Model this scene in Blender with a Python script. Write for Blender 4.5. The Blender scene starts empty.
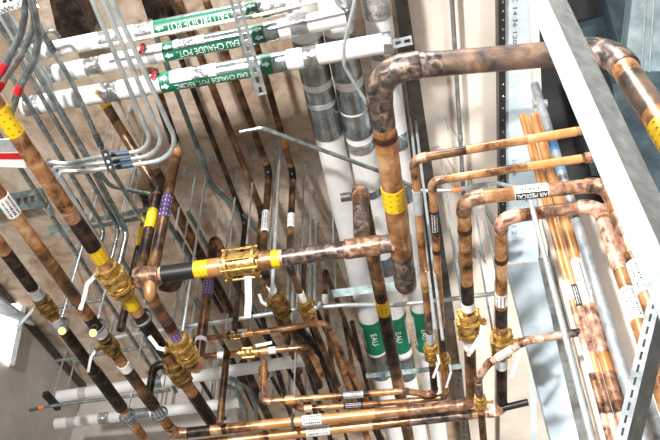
import bpy, bmesh, math, random
from mathutils import Vector, Matrix
random.seed(7)
S = bpy.context.scene
COL = S.collection
# ------------------------------------------------------------------ camera
F = 826.0
EYE = 1.6
CAM = Vector((0.0, 0.0, EYE))
def dcam(u, v): return Vector(((u-330.0)/F, -(v-220.0)/F, -1.0))
_z = dcam(325, -600).normalized()
_y = dcam(560, 1050); _y = (_y - _z*_y.dot(_z)).normalized()
_x = _y.cross(_z)
M = Matrix((_x, _y, _z))
cam_d = bpy.data.cameras.new('camera'); cam_o = bpy.data.objects.new('camera', cam_d); COL.objects.link(cam_o)
cam_d.sensor_fit = 'HORIZONTAL'; cam_d.sensor_width = 36.0; cam_d.lens = F*36.0/660.0
cam_d.clip_start = 0.05; cam_d.clip_end = 100
cam_o.matrix_world = Matrix.Translation(CAM) @ M.to_4x4()
S.camera = cam_o
MT = M.transposed()
UP = Vector((0,0,1))
def ray(u, v): return M @ dcam(u, v)
def P(u, v, h):                 # where the sight line meets the level h metres above the eye
    d = ray(u, v); return CAM + d*(h/d.z)
def proj(p):
    c = MT @ (p - CAM); return (330 + F*c.x/-c.z, 220 - F*c.y/-c.z)
def depth(p): return -(MT @ (p - CAM)).z
def drop(p, v):                 # the point straight below/above p on image row v
    lo, hi = 0.3, 8.0
    for _ in range(50):
        m = (lo+hi)/2; q = Vector((p.x, p.y, m))
        if depth(q) < 0.05 or proj(q)[1] > v: lo = m
        else: hi = m
    return Vector((p.x, p.y, (lo+hi)/2))
def PL(u, v, p0, n):            # sight line meets the plane through p0
    d = ray(u, v); return CAM + d*((p0-CAM).dot(n)/d.dot(n))
def rad(p, w): return w*0.5*depth(p)/F
# ------------------------------------------------------------------ materials
def lin(c): return tuple(((x/255.0)/12.92 if x/255.0 <= 0.04045 else ((x/255.0+0.055)/1.055)**2.4) for x in c) + (1,)
def base_mat(name):
    m = bpy.data.materials.new(name); m.use_nodes = True
    return m, m.node_tree, m.node_tree.nodes['Principled BSDF']
def noise_mat(name, stops, scale=10, rough=0.5, metal=0.0, detail=6, bump=0.0, fine=0, stretch=None, rvar=0.0, dist=0.0):
    m, nt, b = base_mat(name); N = nt.nodes; L = nt.links
    tc = N.new('ShaderNodeTexCoord'); mp = N.new('ShaderNodeMapping')
    L.new(tc.outputs['Object'], mp.inputs[0])
    if stretch: mp.inputs['Scale'].default_value = stretch
    oi = N.new('ShaderNodeObjectInfo'); va = N.new('ShaderNodeVectorMath'); va.operation = 'ADD'
    vm = N.new('ShaderNodeVectorMath'); vm.operation = 'SCALE'; vm.inputs[0].default_value = (37, 11, 23)
    L.new(oi.outputs['Random'], vm.inputs['Scale']); L.new(mp.outputs[0], va.inputs[0]); L.new(vm.outputs[0], va.inputs[1])
    nz = N.new('ShaderNodeTexNoise'); nz.inputs['Scale'].default_value = scale; nz.inputs['Detail'].default_value = detail
    nz.inputs['Roughness'].default_value = 0.65; nz.inputs['Distortion'].default_value = dist
    L.new(va.outputs[0], nz.inputs['Vector'])
    cr = N.new('ShaderNodeValToRGB'); e = cr.color_ramp.elements
    while len(e) < len(stops): e.new(0.5)
    for el, (p, c) in zip(e, stops): el.position = p; el.color = lin(c)
    L.new(nz.outputs['Fac'], cr.inputs[0]); L.new(cr.outputs[0], b.inputs['Base Color'])
    b.inputs['Roughness'].default_value = rough; b.inputs['Metallic'].default_value = metal
    if rvar:
        mr = N.new('ShaderNodeMapRange'); mr.inputs[3].default_value = rough-rvar; mr.inputs[4].default_value = rough+rvar
        L.new(nz.outputs['Fac'], mr.inputs[0]); L.new(mr.outputs[0], b.inputs['Roughness'])
    if bump:
        n2 = N.new('ShaderNodeTexNoise'); n2.inputs['Scale'].default_value = fine or scale*3; n2.inputs['Detail'].default_value = 5
        L.new(va.outputs[0], n2.inputs['Vector'])
        bp = N.new('ShaderNodeBump'); bp.inputs['Strength'].default_value = bump; bp.inputs['Distance'].default_value = 0.01
        L.new(n2.outputs['Fac'], bp.inputs['Height']); L.new(bp.outputs[0], b.inputs['Normal'])
    return m
def flat(name, c, rough=0.5, metal=0.0):
    return noise_mat(name, [(0.3, tuple(x*0.9 for x in c)), (0.7, tuple(min(255, x*1.05) for x in c))], 14, rough, metal, detail=3)
MAT = {}
MAT['copper'] = noise_mat('aged copper', [(.34,(58,42,34)),(.43,(128,88,58)),(.54,(188,136,90)),(.66,(220,180,140))], 9, .3, .5, rvar=.12, dist=.4)
MAT['copper_bright'] = noise_mat('bright orange copper', [(.3,(190,128,74)),(.5,(220,160,102)),(.7,(236,190,144))], 6, .32, .45, rvar=.08)
MAT['copper_pale'] = noise_mat('pale scorched copper', [(.36,(84,66,62)),(.44,(160,116,96)),(.54,(214,168,142)),(.66,(238,216,200))], 20, .38, .3, rvar=.1, dist=.5)
MAT['copper_brown'] = noise_mat('dark brown copper', [(.36,(42,33,27)),(.48,(96,70,48)),(.58,(140,102,70)),(.68,(178,138,100))], 10, .34, .5, rvar=.1, dist=.4)
MAT['copper_dark'] = noise_mat('nearly black tarnished copper', [(.35,(30,27,26)),(.5,(58,50,46)),(.66,(112,86,70))], 14, .42, .7, rvar=.1)
MAT['scorch'] = noise_mat('scorched copper fitting', [(.32,(54,46,42)),(.42,(108,86,74)),(.52,(166,120,90)),(.66,(206,170,146))], 24, .36, .5, rvar=.12, dist=.6)
MAT['scorch_dark'] = noise_mat('soot dark copper fitting', [(.34,(36,34,33)),(.48,(82,74,70)),(.58,(136,112,98)),(.7,(182,158,144))], 26, .38, .45, rvar=.12, dist=.6)
MAT['smoke'] = noise_mat('smoke stained copper', [(.3,(52,47,45)),(.44,(92,82,76)),(.56,(128,106,90)),(.72,(180,144,116))], 9, .36, .5, rvar=.12, dist=.4)
MAT['joint'] = flat('brazed joint', (74,46,30), .5, .5)
MAT['brass'] = noise_mat('cast brass', [(.3,(136,102,48)),(.5,(190,152,82)),(.7,(226,198,134))], 30, .28, .65, rvar=.1, bump=.12)
MAT['brass_dull'] = noise_mat('dull olive brass', [(.32,(70,54,30)),(.5,(132,102,56)),(.7,(184,154,94))], 34, .34, .6, rvar=.1, bump=.12)
MAT['steel'] = noise_mat('galvanised steel', [(.3,(132,142,146)),(.5,(172,180,182)),(.7,(204,210,210))], 26, .38, .55, detail=4, rvar=.1)
MAT['emt'] = noise_mat('galvanised conduit', [(.3,(118,130,134)),(.55,(164,174,176)),(.75,(206,214,214))], 24, .24, .9, detail=3, rvar=.08)
MAT['emt_green'] = noise_mat('grey green conduit', [(.3,(92,108,108)),(.55,(128,144,142)),(.75,(160,174,172))], 20, .36, .7, detail=3, rvar=.08)
MAT['emt_white'] = noise_mat('bright conduit', [(.3,(170,180,184)),(.6,(204,212,214))], 16, .3, .6, detail=3)
MAT['steel_dark'] = noise_mat('dark grey steel', [(.3,(58,56,53)),(.6,(98,94,88))], 18, .45, .4)
MAT['stud'] = noise_mat('galvanised stud', [(.30,(104,110,114)),(.5,(146,152,155)),(.70,(184,189,191))], 12, .5, .4, rvar=.1, dist=.6)
MAT['stud_grey'] = noise_mat('grey steel and shaded flange', [(.3,(96,98,96)),(.5,(120,122,119)),(.7,(144,146,142))], 20, .55, .3)
MAT['duct'] = noise_mat('galvanised duct', [(.3,(116,136,144)),(.5,(150,170,176)),(.7,(182,200,204))], 7, .34, .5, rvar=.1)
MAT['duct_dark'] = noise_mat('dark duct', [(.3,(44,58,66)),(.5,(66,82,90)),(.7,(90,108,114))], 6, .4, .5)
MAT['void_shade'] = noise_mat('void shade', [(.3,(26,28,30)),(.6,(50,52,54))], 6, .6, .1)
MAT['channel'] = noise_mat('pale blue steel channel', [(.3,(166,182,192)),(.5,(186,200,208)),(.7,(204,216,222))], 8, .42, .15, rvar=.08)
MAT['jacket'] = noise_mat('white pipe jacket', [(.3,(206,206,204)),(.6,(226,226,224))], 6, .45, 0)
MAT['jacket_grey'] = noise_mat('grey foil jacket', [(.3,(118,128,132)),(.5,(156,166,168)),(.7,(200,208,210))], 12, .26, .9, bump=.12)
MAT['foil'] = noise_mat('crumpled foil', [(.3,(112,112,110)),(.5,(170,170,168)),(.7,(225,225,224))], 18, .25, .75, bump=.9, fine=45)
MAT['band_grey'] = flat('pale grey tape', (178,178,176), .5, .2)
MAT['yellow'] = flat('yellow vinyl', (236,192,24), .45)
MAT['green'] = flat('green vinyl', (10,108,78), .42)
MAT['white'] = flat('white vinyl', (240,240,238), .45)
MAT['black'] = flat('black plastic', (24,24,26), .45)
MAT['blackprint'] = flat('black print', (30,28,26), .6)
MAT['purple'] = flat('purple vinyl', (96,70,140), .45)
MAT['silver'] = noise_mat('silver tape', [(.3,(150,156,160)),(.6,(196,202,206))], 24, .4, .35)
MAT['red'] = flat('red paint', (196,28,40), .4)
MAT['blue'] = flat('blue tape', (70,126,176), .4)
MAT['navyprint'] = flat('dark blue tape', (44,72,98), .45)
MAT['orange'] = flat('orange plastic', (236,120,70), .45)
MAT['lever'] = noise_mat('white lever coating', [(.3,(176,178,176)),(.6,(208,210,208))], 20, .4, .1)
MAT['grime'] = flat('weathered steel', (92,98,98), .5, .4)
MAT['cream'] = flat('cream plastic tube', (222,212,192), .45)
MAT['tag'] = flat('pale yellow tag', (224,200,136), .5)
# ------------------------------------------------------------------ meshes
def new_bm(): return bmesh.new()
def link(name, bm, mat, base=Vector((0,0,0)), parent=None, smooth=True, label=None):
    for v in bm.verts: v.co -= base
    bmesh.ops.recalc_face_normals(bm, faces=bm.faces[:])
    me = bpy.data.meshes.new(name); bm.to_mesh(me); bm.free()
    for p in me.polygons: p.use_smooth = smooth
    mats = mat if isinstance(mat, (list, tuple)) else [mat]
    for m in mats: me.materials.append(MAT[m] if isinstance(m, str) else m)
    if smooth:
        try: me.set_sharp_from_angle(angle=math.radians(38))
        except Exception: pass
    o = bpy.data.objects.new(name, me); COL.objects.link(o)
    if parent is not None: o.parent = parent
    if label: o['label'] = label
    return o
class Thing:
    def __init__(s, name, label, cat, base, group=None):
        s.base = Vector(base)
        e = bpy.data.objects.new(name, None); COL.objects.link(e); e.empty_display_size = .05
        e.location = s.base; e['label'] = label; e['category'] = cat
        if group: e['group'] = group
        s.root = e
    def add(s, name, bm, mat, parent=None, smooth=True, label=None):
        return link(name, bm, mat, s.base, parent or s.root, smooth, label)
def single(name, label, cat, bm, mat, base, group=None, smooth=True, kind=None):
    o = link(name, bm, mat, Vector(base), None, smooth)
    o.location = base
    if kind: o['kind'] = kind
    if label: o['label'] = label
    if cat: o['category'] = cat
    if group: o['group'] = group
    return o
def ortho(t):
    a = UP if abs(t.z) < .9 else Vector((1,0,0))
    u = t.cross(a).normalized(); return u, t.cross(u).normalized()
def sweep(bm, pts, r, n=16, caps=True, inner=None):
    pts = [Vector(p) for p in pts]
    rs = r if isinstance(r, (list, tuple)) else [r]*len(pts)
    rings = []; u = None
    for i, p in enumerate(pts):
        a = pts[max(i-1,0)]; b = pts[min(i+1,len(pts)-1)]
        t = (b-a)
        if t.length < 1e-9: t = Vector((0,0,1))
        t.normalize()
        if u is None: u, _ = ortho(t)
        else:
            u = u - t*u.dot(t)
            if u.length < 1e-6: u, _ = ortho(t)
            u.normalize()
        w = t.cross(u)
        rings.append([bm.verts.new(p + (u*math.cos(2*math.pi*k/n) + w*math.sin(2*math.pi*k/n))*rs[i]) for k in range(n)])
    for A, B in zip(rings, rings[1:]):
        for k in range(n): bm.faces.new((A[k], A[(k+1)%n], B[(k+1)%n], B[k]))
    if caps:
        bm.faces.new(rings[0][::-1]); bm.faces.new(rings[-1])
    return bm
def lathe(bm, c, axis, prof, n=20):
    """prof: list of (along, radius) about the axis through c"""
    pts = [c + axis*a for a, _ in prof]
    u, w = ortho(axis); rings = []
    for (a, r) in prof:
        rings.append([bm.verts.new(c + axis*a + (u*math.cos(2*math.pi*k/n)+w*math.sin(2*math.pi*k/n))*max(r,1e-4)) for k in range(n)])
    for A, B in zip(rings, rings[1:]):
        for k in range(n): bm.faces.new((A[k], A[(k+1)%n], B[(k+1)%n], B[k]))
    bm.faces.new(rings[0][::-1]); bm.faces.new(rings[-1])
    return bm
def box(bm, c, X, Y, Z, sx, sy, sz, bev=0.0):
    vs = []
    for i in (-1,1):
        for j in (-1,1):
            for k in (-1,1): vs.append(bm.verts.new(c + X*(i*sx/2) + Y*(j*sy/2) + Z*(k*sz/2)))
    fs = []
    for f in ((0,1,3,2),(4,6,7,5),(0,4,5,1),(2,3,7,6),(0,2,6,4),(1,5,7,3)): fs.append(bm.faces.new([vs[i] for i in f]))
    if bev:
        es = list({e for f in fs for e in f.edges})
        bmesh.ops.bevel(bm, geom=es, offset=bev, segments=2, affect='EDGES', profile=.6)
    return bm
def quad_slab(bm, q, n, th):
    """four corners pushed back along n by th"""
    a = [bm.verts.new(p) for p in q]; b = [bm.verts.new(p + n*th) for p in q]
    bm.faces.new(a); bm.faces.new(b[::-1])
    for i in range(4): bm.faces.new((a[i], b[i], b[(i+1)%4], a[(i+1)%4]))
    return bm
# ------------------------------------------------------------------ paths
def round_path(pts, r, n=8):
    """-> list of ('line', [a,b]) / ('arc', [..]) pieces"""
    pts = [Vector(p) for p in pts]; out = []; cur = pts[0]
    for i in range(1, len(pts)-1):
        a, p, b = pts[i-1], pts[i], pts[i+1]
        d1 = (a-p); d2 = (b-p); l1, l2 = d1.length, d2.length
        d1.normalize(); d2.normalize()
        ang = math.acos(max(-1,min(1,d1.dot(d2))))
        if ang > math.pi-0.03: 
            continue
        t = min(r/math.tan(ang/2), l1*.48, l2*.48)
        rr = t*math.tan(ang/2)
        s, e = p + d1*t, p + d2*t
        c = p + (d1+d2).normalized()*(rr/math.sin(ang/2))
        arc = []
        v1 = s-c; v2 = e-c
        tot = math.pi-ang
        ax = v1.cross(v2).normalized()
        for k in range(n+1):
            arc.append(c + Matrix.Rotation(tot*k/n, 3, ax) @ v1)
        out.append(('line', [cur, s])); out.append(('arc', arc)); cur = e
    out.append(('line', [cur, pts[-1]]))
    return out
class Path:
    def __init__(s, pieces):
        s.p = []
        for k, q in pieces:
            if k == 'line':
                L = (q[1]-q[0]).length; n = max(2, int(L/0.012))
                seg = [q[0].lerp(q[1], i/n) for i in range(n+1)]
            else: seg = q
            for x in seg:
                if not s.p or (x-s.p[-1]).length > 1e-6: s.p.append(x)
        s.px = [proj(x) if depth(x) > .1 else (1e5,1e5) for x in s.p]
    def near(s, u, v):
        return min(range(len(s.p)), key=lambda i: (s.px[i][0]-u)**2 + (s.px[i][1]-v)**2)
    def tan(s, i):
        a = s.p[max(0,i-1)]; b = s.p[min(len(s.p)-1,i+1)]
        return (b-a).normalized()
    def sub(s, i, j):
        if i > j: i, j = j, i
        if i == j: j = min(i+1, len(s.p)-1); i = j-1
        q = s.p[i:j+1]
        return q
    def span(s, u, v, Lpx):
        i = s.near(u, v); L = Lpx*depth(s.p[i])/F     # metres
        return s.around(i, L, Lpx)
    def around(s, i, L, Lpx=None):
        a = b = i
        def d(i,j): return math.hypot(s.px[i][0]-s.px[j][0], s.px[i][1]-s.px[j][1])
        if Lpx is None: 
            while a > 0 and (s.p[a]-s.p[i]).length < L/2: a -= 1
            while b < len(s.p)-1 and (s.p[b]-s.p[i]).length < L/2: b += 1
        else:
            while a > 0 and d(a,i) < Lpx/2: a -= 1
            while b < len(s.p)-1 and d(b,i) < Lpx/2: b += 1
        return a, b
def facing(p, t):
    n = CAM - p; n = n - t*n.dot(t); return n.normalized()
# ------------------------------------------------------------------ flat shapes wrapped on a pipe
def text_polys(txt):
    cu = bpy.data.curves.new('t', 'FONT'); cu.body = txt; cu.size = 1.0; cu.resolution_u = 2
    o = bpy.data.objects.new('t', cu); COL.objects.link(o)
    dg = bpy.context.evaluated_depsgraph_get(); dg.update()
    me = bpy.data.meshes.new_from_object(o.evaluated_get(dg))
    vs = [(v.co.x, v.co.y) for v in me.vertices]; fs = [tuple(p.vertices) for p in me.polygons]
    bpy.data.objects.remove(o); bpy.data.curves.remove(cu); bpy.data.meshes.remove(me)
    if not vs: return [], [], 0, 0
    x0 = min(v[0] for v in vs); x1 = max(v[0] for v in vs); y0 = min(v[1] for v in vs); y1 = max(v[1] for v in vs)
    cx, cy = (x0+x1)/2, (y0+y1)/2
    return [(x-cx, y-cy) for x, y in vs], fs, x1-x0, y1-y0
def shape_bm(vs, fs, sx, sy, ox=0, oy=0, bm=None):
    bm = bm or bmesh.new()
    q = [bm.verts.new((x*sx+ox, y*sy+oy, 0)) for x, y in vs]
    for f in fs:
        try: bm.faces.new([q[i] for i in f])
        except ValueError: pass
    return bm
def wrap(bm, c, A, N, R, step=None):
    """flat xy mesh -> cylinder of radius R about the axis A through c; x runs along A, y round it, facing N"""
    ys = [v.co.y for v in bm.verts]
    if not ys: return bm
    step = step or R*0.25; y = math.floor(min(ys)/step)*step
    while y < max(ys):
        bmesh.ops.bisect_plane(bm, geom=bm.verts[:]+bm.edges[:]+bm.faces[:], plane_co=(0,y,0), plane_no=(0,1,0)); y += step
    B = N.cross(A)
    for v in bm.verts:
        a = v.co.y/R; x = v.co.x
        v.co = c + A*x + (N*math.cos(a) + B*math.sin(a))*R
    return bm
ARROW = ([(-.5,0),(0,.5),(0,.22),(.5,.22),(.5,-.22),(0,-.22),(0,-.5)], [(0,1,2,3,4,5,6)])
CHEV = ([(-.5,.5),(-.1,.5),(.5,0),(-.1,-.5),(-.5,-.5),(.1,0)], [(0,1,2,5),(5,2,3,4)])
RECT = ([(-.5,-.5),(.5,-.5),(.5,.5),(-.5,.5)], [(0,1,2,3)])
def rect_bm(w, h, bm=None, ox=0, oy=0): return shape_bm(*RECT, w, h, ox, oy, bm)
# ------------------------------------------------------------------ builders
def PD(u, v, dep): return CAM + ray(u, v)*dep
def ribbon(bm, pts, w, th):
    pts = [Vector(p) for p in pts]; rings = []
    for i, p in enumerate(pts):
        t = (pts[min(i+1,len(pts)-1)]-pts[max(i-1,0)]).normalized()
        n = facing(p, t); s = t.cross(n).normalized()
        rings.append([bm.verts.new(p + s*(a*w/2) + n*(b*th/2)) for a, b in ((-1,-1),(1,-1),(1,1),(-1,1))])
    for A, B in zip(rings, rings[1:]):
        for k in range(4): bm.faces.new((A[k], A[(k+1)%4], B[(k+1)%4], B[k]))
    bm.faces.new(rings[0][::-1]); bm.faces.new(rings[-1])
    return bm
def small_print(c, A, N, R, L, rows, h, seed, fill=.8):
    rd = random.Random(seed); bm = bmesh.new()
    for k, y in enumerate(rows):
        x = -L*fill/2
        while x < L*fill/2:
            w = rd.uniform(.25, .8)*h
            rect_bm(w, h*rd.uniform(.75, 1), bm, x+w/2, y); x += w + h*rd.uniform(.3, .6)
    return wrap(bm, c, A, N, R)
def sleeve_on(T, path, i, j, R, mat, name='pipe_marker', parent=None, label=None, n=18):
    q = path.sub(i, j); bm = bmesh.new(); sweep(bm, q, R, n)
    return T.add(name, bm, mat, parent, True, label)
def marker(T, path, r, u, v, L, mat='yellow', style='chevron', seed=0, text=None, label=None, k=1.06):
    i, j = path.span(u, v, L); R = r*k
    o = sleeve_on(T, path, i, j, R, mat, 'pipe_marker', None, label)
    c0, c1 = path.p[i], path.p[j]; c = (c0+c1)/2; A = (c1-c0).normalized(); Lm = (c1-c0).length; N = facing(c, A); Rp = R*1.012
    if style == 'chevron':
        bm = bmesh.new(); a = Lm/5
        for y in (-1.05, -.35, .35, 1.05):
            for q in range(4):
                shape_bm(*CHEV, a*.34, R*.26, -Lm*.38+q*Lm*.25, y*R, bm)
        wrap(bm, c, A, N, Rp); T.add('print', bm, 'blackprint', o)
    elif style == 'print':
        T.add('print', small_print(c, A, N, Rp, Lm, [R*-.7, R*-.1, R*.5], R*.32, seed), 'blackprint', o)
    elif style == 'whiteprint':
        T.add('print', small_print(c, A, N, Rp, Lm, [R*-.6, 0, R*.6], R*.32, seed), 'white', o)
    elif style == 'dots':
        bm = bmesh.new()
        for y in (-.9,-.3,.3,.9):
            for q in range(5): rect_bm(Lm*.07, R*.16, bm, -Lm*.4+q*Lm*.2, y*R)
        wrap(bm, c, A, N, Rp); T.add('print', bm, 'white', o)
    if style == 'split':
        T.add('print', small_print(c, A, N, Rp, Lm, [R*-.95, R*-.45], R*.34, seed), 'blackprint', o)
        bm = bmesh.new(); rect_bm(Lm*.96, R*1.15, bm, 0, R*.62); wrap(bm, c, A, N, Rp); T.add('dark_field', bm, 'blackprint', o)
    if text:
        txt, h, sgn, off, tm = text
        vs, fs, w, hh = text_polys(txt); s = h*R/hh
        sx = min(s, Lm*.9/w)
        bm = shape_bm(vs, fs, sx, s); 
        for p in bm.verts: p.co.y += off*R
        wrap(bm, c, A*sgn, N, Rp*1.004); T.add('lettering', bm, tm, o)
    return o
def valve(T, path, r, u, v, k=1.0, mat='brass', lever=None, stem=None, lever_mat='lever', label=None, lw=1.0, bolts=True):
    i = path.near(u, v); c = path.p[i]; t = path.tan(i); R = r*k; N = facing(c, t); Sd = t.cross(N)
    bm = bmesh.new()
    lathe(bm, c, t, [(a*R, b*R) for a, b in ((-2.7,1.2),(-2.7,1.38),(-2.0,1.38),(-1.95,1.15),(-1.45,1.15),(-1.4,1.75),(-1.0,1.75),(-.95,1.35),(-.5,1.62),(0,1.7),(.5,1.62),(.95,1.35),(1.0,1.75),(1.4,1.75),(1.45,1.15),(1.95,1.15),(2.0,1.38),(2.7,1.38),(2.7,1.2))], 16)
    if bolts:
        for a in (45, 135, 225, 315):
            d = (N*math.cos(math.radians(a)) + Sd*math.sin(math.radians(a)))*R*1.72
            lathe(bm, c+d, t, [(x*R, y*R) for x, y in ((-1.75,.16),(-1.75,.3),(-1.4,.34),(-1.4,.17),(1.4,.17),(1.4,.34),(1.75,.3),(1.75,.16))], 6)
    o = T.add('valve', bm, mat, None, True, label or 'brass valve with bolted body')
    if lever:
        dep = depth(c) - R*2.2
        q = [PD(x, y, dep) for x, y in lever]
        s0 = c; s1 = q[0]; bm = bmesh.new()
        d = (s1-s0).normalized(); L = (s1-s0).length
        lathe(bm, s0, d, [(0,R*.6),(R*1.7,R*.6),(R*1.75,R*.4),(L,R*.4),(L,R*.55),(L+R*.2,R*.55),(L+R*.2,.001)], 10)
        T.add('stem', bm, mat, o)
        bm = bmesh.new(); ribbon(bm, q, R*.55*lw, R*.2)
        T.add('handle', bm, lever_mat, o, False, 'white lever handle' if lever_mat == 'lever' else 'dark lever handle')
    return o
def coupling(T, path, r, u, v, L, mat='scorch', k=1.14, name='coupling', label=None):
    i, j = path.span(u, v, L); q = path.sub(i, j)
    bm = bmesh.new(); sweep(bm, q, r*k, T.n if hasattr(T,'n') else 16)
    return T.add(name, bm, mat, None, True, label)
def run(name, label, pts, w, mat='copper', bend=2.2, elbow='scorch', group=None, cat='pipe', ref=0, items=(), n=16, part='tube', ek=1.13, r=None):
    pts = [Vector(p) for p in pts]
    r = r or rad(pts[ref], w)
    T = Thing(name, label, cat, pts[0], group)
    T.n = n; pc = round_path(pts, r*bend)
    path = Path(pc)
    for k, q in pc:
        if (q[0]-q[-1]).length < 1e-4: continue
        bm = bmesh.new()
        if k == 'line':
            sweep(bm, q, r, n); T.add(part, bm, mat)
        else:
            t0 = (q[0]-q[1]).normalized(); t1 = (q[-1]-q[-2]).normalized(); h = r*.9
            qq = [q[0]+t0*h, q[0]+t0*h*.85] + q + [q[-1]+t1*h*.85, q[-1]+t1*h]
            rr = [r*ek*.98, r*ek] + [r*ek]*len(q) + [r*ek, r*ek*.98]
            sweep(bm, qq, rr, n); T.add('elbow', bm, elbow)
    for s, it in enumerate(items):
        k = it[0]
        if k == 'mark': marker(T, path, r, *it[1:4], **{'seed': s+len(label), **(it[4] if len(it) > 4 else {})})
        elif k == 'cpl':
            ex = it[5:]
            kw = ex[0] if ex and isinstance(ex[0], dict) else dict(zip(('k', 'name'), ex))
            coupling(T, path, r, *it[1:5], **kw)
        elif k == 'valve': valve(T, path, r, it[1], it[2], **(it[3] if len(it) > 3 else {}))
        elif k == 'ring':
            coupling(T, path, r, it[1], it[2], 2.2, 'joint', 1.09, 'joint_ring')
    T.path = path; T.r = r
    return T
def conduit(label, pts, w, mat='emt', bend=7, cpl=(), group='steel conduits', name='conduit', cat='conduit', ref=0, cmat='steel', ck=1.35, tape=(), n=12):
    pts = [Vector(p) for p in pts]; r = rad(pts[ref], w)
    path = Path(round_path(pts, r*bend, 10))
    q = []
    for k, s in round_path(pts, r*bend, 10):
        for x in s:
            if not q or (x-q[-1]).length > 1e-5: q.append(x)
    bm = bmesh.new(); sweep(bm, q, r, n)
    if not cpl and not tape:
        return single(name, label, cat, bm, mat, pts[0], group)
    T = Thing(name, label, cat, pts[0], group); T.add('tube', bm, mat)
    for c in cpl:
        L = c[2] if len(c) > 2 else 9
        i, j = path.span(c[0], c[1], L); bm = bmesh.new(); sq = path.sub(i, j)
        m = max(1, len(sq)//2)
        sweep(bm, sq, r*ck, 10)
        for z in (.3, .7):
            p = sq[int((len(sq)-1)*z)]; t = path.tan(i); N = facing(p, t)
            lathe(bm, p, N, [(0,r*.4),(r*1.9,r*.4),(r*1.95,r*.3)], 8)
        T.add('coupling', bm, cmat)
    for c in tape:
        i, j = path.span(c[0], c[1], c[2]); bm = bmesh.new(); sweep(bm, path.sub(i, j), r*1.12, 12); T.add('tape', bm, c[3], None, True, c[4] if len(c) > 4 else None)
    T.path = path; T.r = r
    return T
CEIL = 3.6
def rod(label, u, v, v2, w=1.6, h=CEIL, mat='emt', group='threaded hanger rods'):
    a = P(u, v, h); b = drop(a, v2); r = max(.004, rad(a, w*1.25))
    bm = bmesh.new(); lathe(bm, a, -UP, [(-.012,r*3.2),(.012,r*3.2),(.014,r*2),(.03,r*2),(.032,r),((a-b).length,r)], 8)
    return single('threaded_rod', label, 'rod', bm, mat, a, group)
def strut(name, label, cat, p0, p1, w, n=None, dep=None, slots=True, mat='steel', group=None, pitch=None, sw=.34):
    p0 = Vector(p0); p1 = Vector(p1); t = (p1-p0).normalized(); L = (p1-p0).length
    c = (p0+p1)/2; n = n or facing(c, t); n = (n - t*n.dot(t)).normalized(); s = t.cross(n); dep = w*.9 if dep is None else dep
    th = w*.07; bm = bmesh.new()
    if slots:
        pitch = pitch or w*1.15; k = max(1, int(L/pitch)); pitch = L/k; sl = pitch*.62; sw = w*sw
        for a in (-1, 1): box(bm, c + s*(a*(w+sw)/4), t, s, n, L, (w-sw)/2, th)
        for i in range(k+1):
            x0 = max(0, i*pitch - (pitch-sl)/2); x1 = min(L, i*pitch + (pitch-sl)/2)
            box(bm, p0 + t*((x0+x1)/2), t, s, n, x1-x0, sw, th)
    else: box(bm, c, t, s, n, L, w, th)
    for a in (-1, 1): box(bm, c + s*(a*(w/2-th/2)) - n*(dep/2), t, s, n, L, th, dep)
    if dep > 0:
        for a in (-1, 1): box(bm, c + s*(a*(w/2-w*.11)) - n*dep, t, s, n, L, w*.2, th)
    return single(name, label, cat, bm, mat, p0, group, smooth=False)
def insulated(label, p0, p1, w, bands, group, mat='jacket', w1=None, name='insulated_pipe', extra=None, ref=None):
    p0 = Vector(p0); p1 = Vector(p1); r = rad(ref or p0, w); T = Thing(name, label, 'pipe', p0, group)
    path = Path([('line', [p0, p1])]); bm = bmesh.new(); sweep(bm, [p0, p1], r, 28); T.add('jacket', bm, mat)
    for (a, b, m, k, nm) in bands:
        i = path.near(*a); j = path.near(*b); bm = bmesh.new()
        q = path.sub(i, j)
        sweep(bm, [q[0], q[-1]], r*k, 28); T.add(nm, bm, m)
    T.path = path; T.r = r
    return T
def strip_on(T, path, r, a, b, ang0, ang1, mat, k=1.02, name='label_strip', parent=None, label=None):
    i = path.near(*a); j = path.near(*b); c0, c1 = path.p[i], path.p[j]
    c = (c0+c1)/2; A = (c1-c0).normalized(); L = (c1-c0).length; N = facing(c, A); R = r*k
    if N.cross(A).dot(M @ Vector((0,1,0))) < 0: A = -A         # positive angles run up the picture
    bm = bmesh.new(); y0, y1 = math.radians(ang0)*R, math.radians(ang1)*R
    rect_bm(L, y1-y0, bm, 0, (y0+y1)/2); wrap(bm, c, A, N, R, R*.12)
    o = T.add(name, bm, mat, parent, True, label)
    return o, c, A, L, N, R
def text_on(T, parent, c, A, N, R, L, txt, h, yoff, mat='white', flip=True, fill=.92):
    vs, fs, w, hh = text_polys(txt); s = h/hh; sx = min(s*1.25, L*fill/w)
    bm = shape_bm(vs, fs, sx, s); A2 = -A if flip else A
    for p in bm.verts: p.co.y += (-yoff if flip else yoff)
    wrap(bm, c, A2, N, R*1.006); T.add('lettering', bm, mat, parent)
WORLD = 0.44
LIGHTS = [('skylight', (-.6,-1.8,8.0), (1.0,2.2,4.0), 2.2, 500, (1,.985,.96)), ('work_light', (-1.6,-2.2,2.2), (1.5,2.6,4.6), .3, 230, (1,.985,.96), None, 115), ('left_window_light', (-4.2,-.3,2.2), (-2.4,3.8,4.6), 1.0, 120, (1,.98,.95), None, 130), ('floor_light', (2.6,2.2,.4), (1.9,4.6,4.4), 1.0, 130, (1,.97,.93), None, 75)]  # last two are unseen fills, added to brighten the left and right sides
EXPO = 0.26
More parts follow.
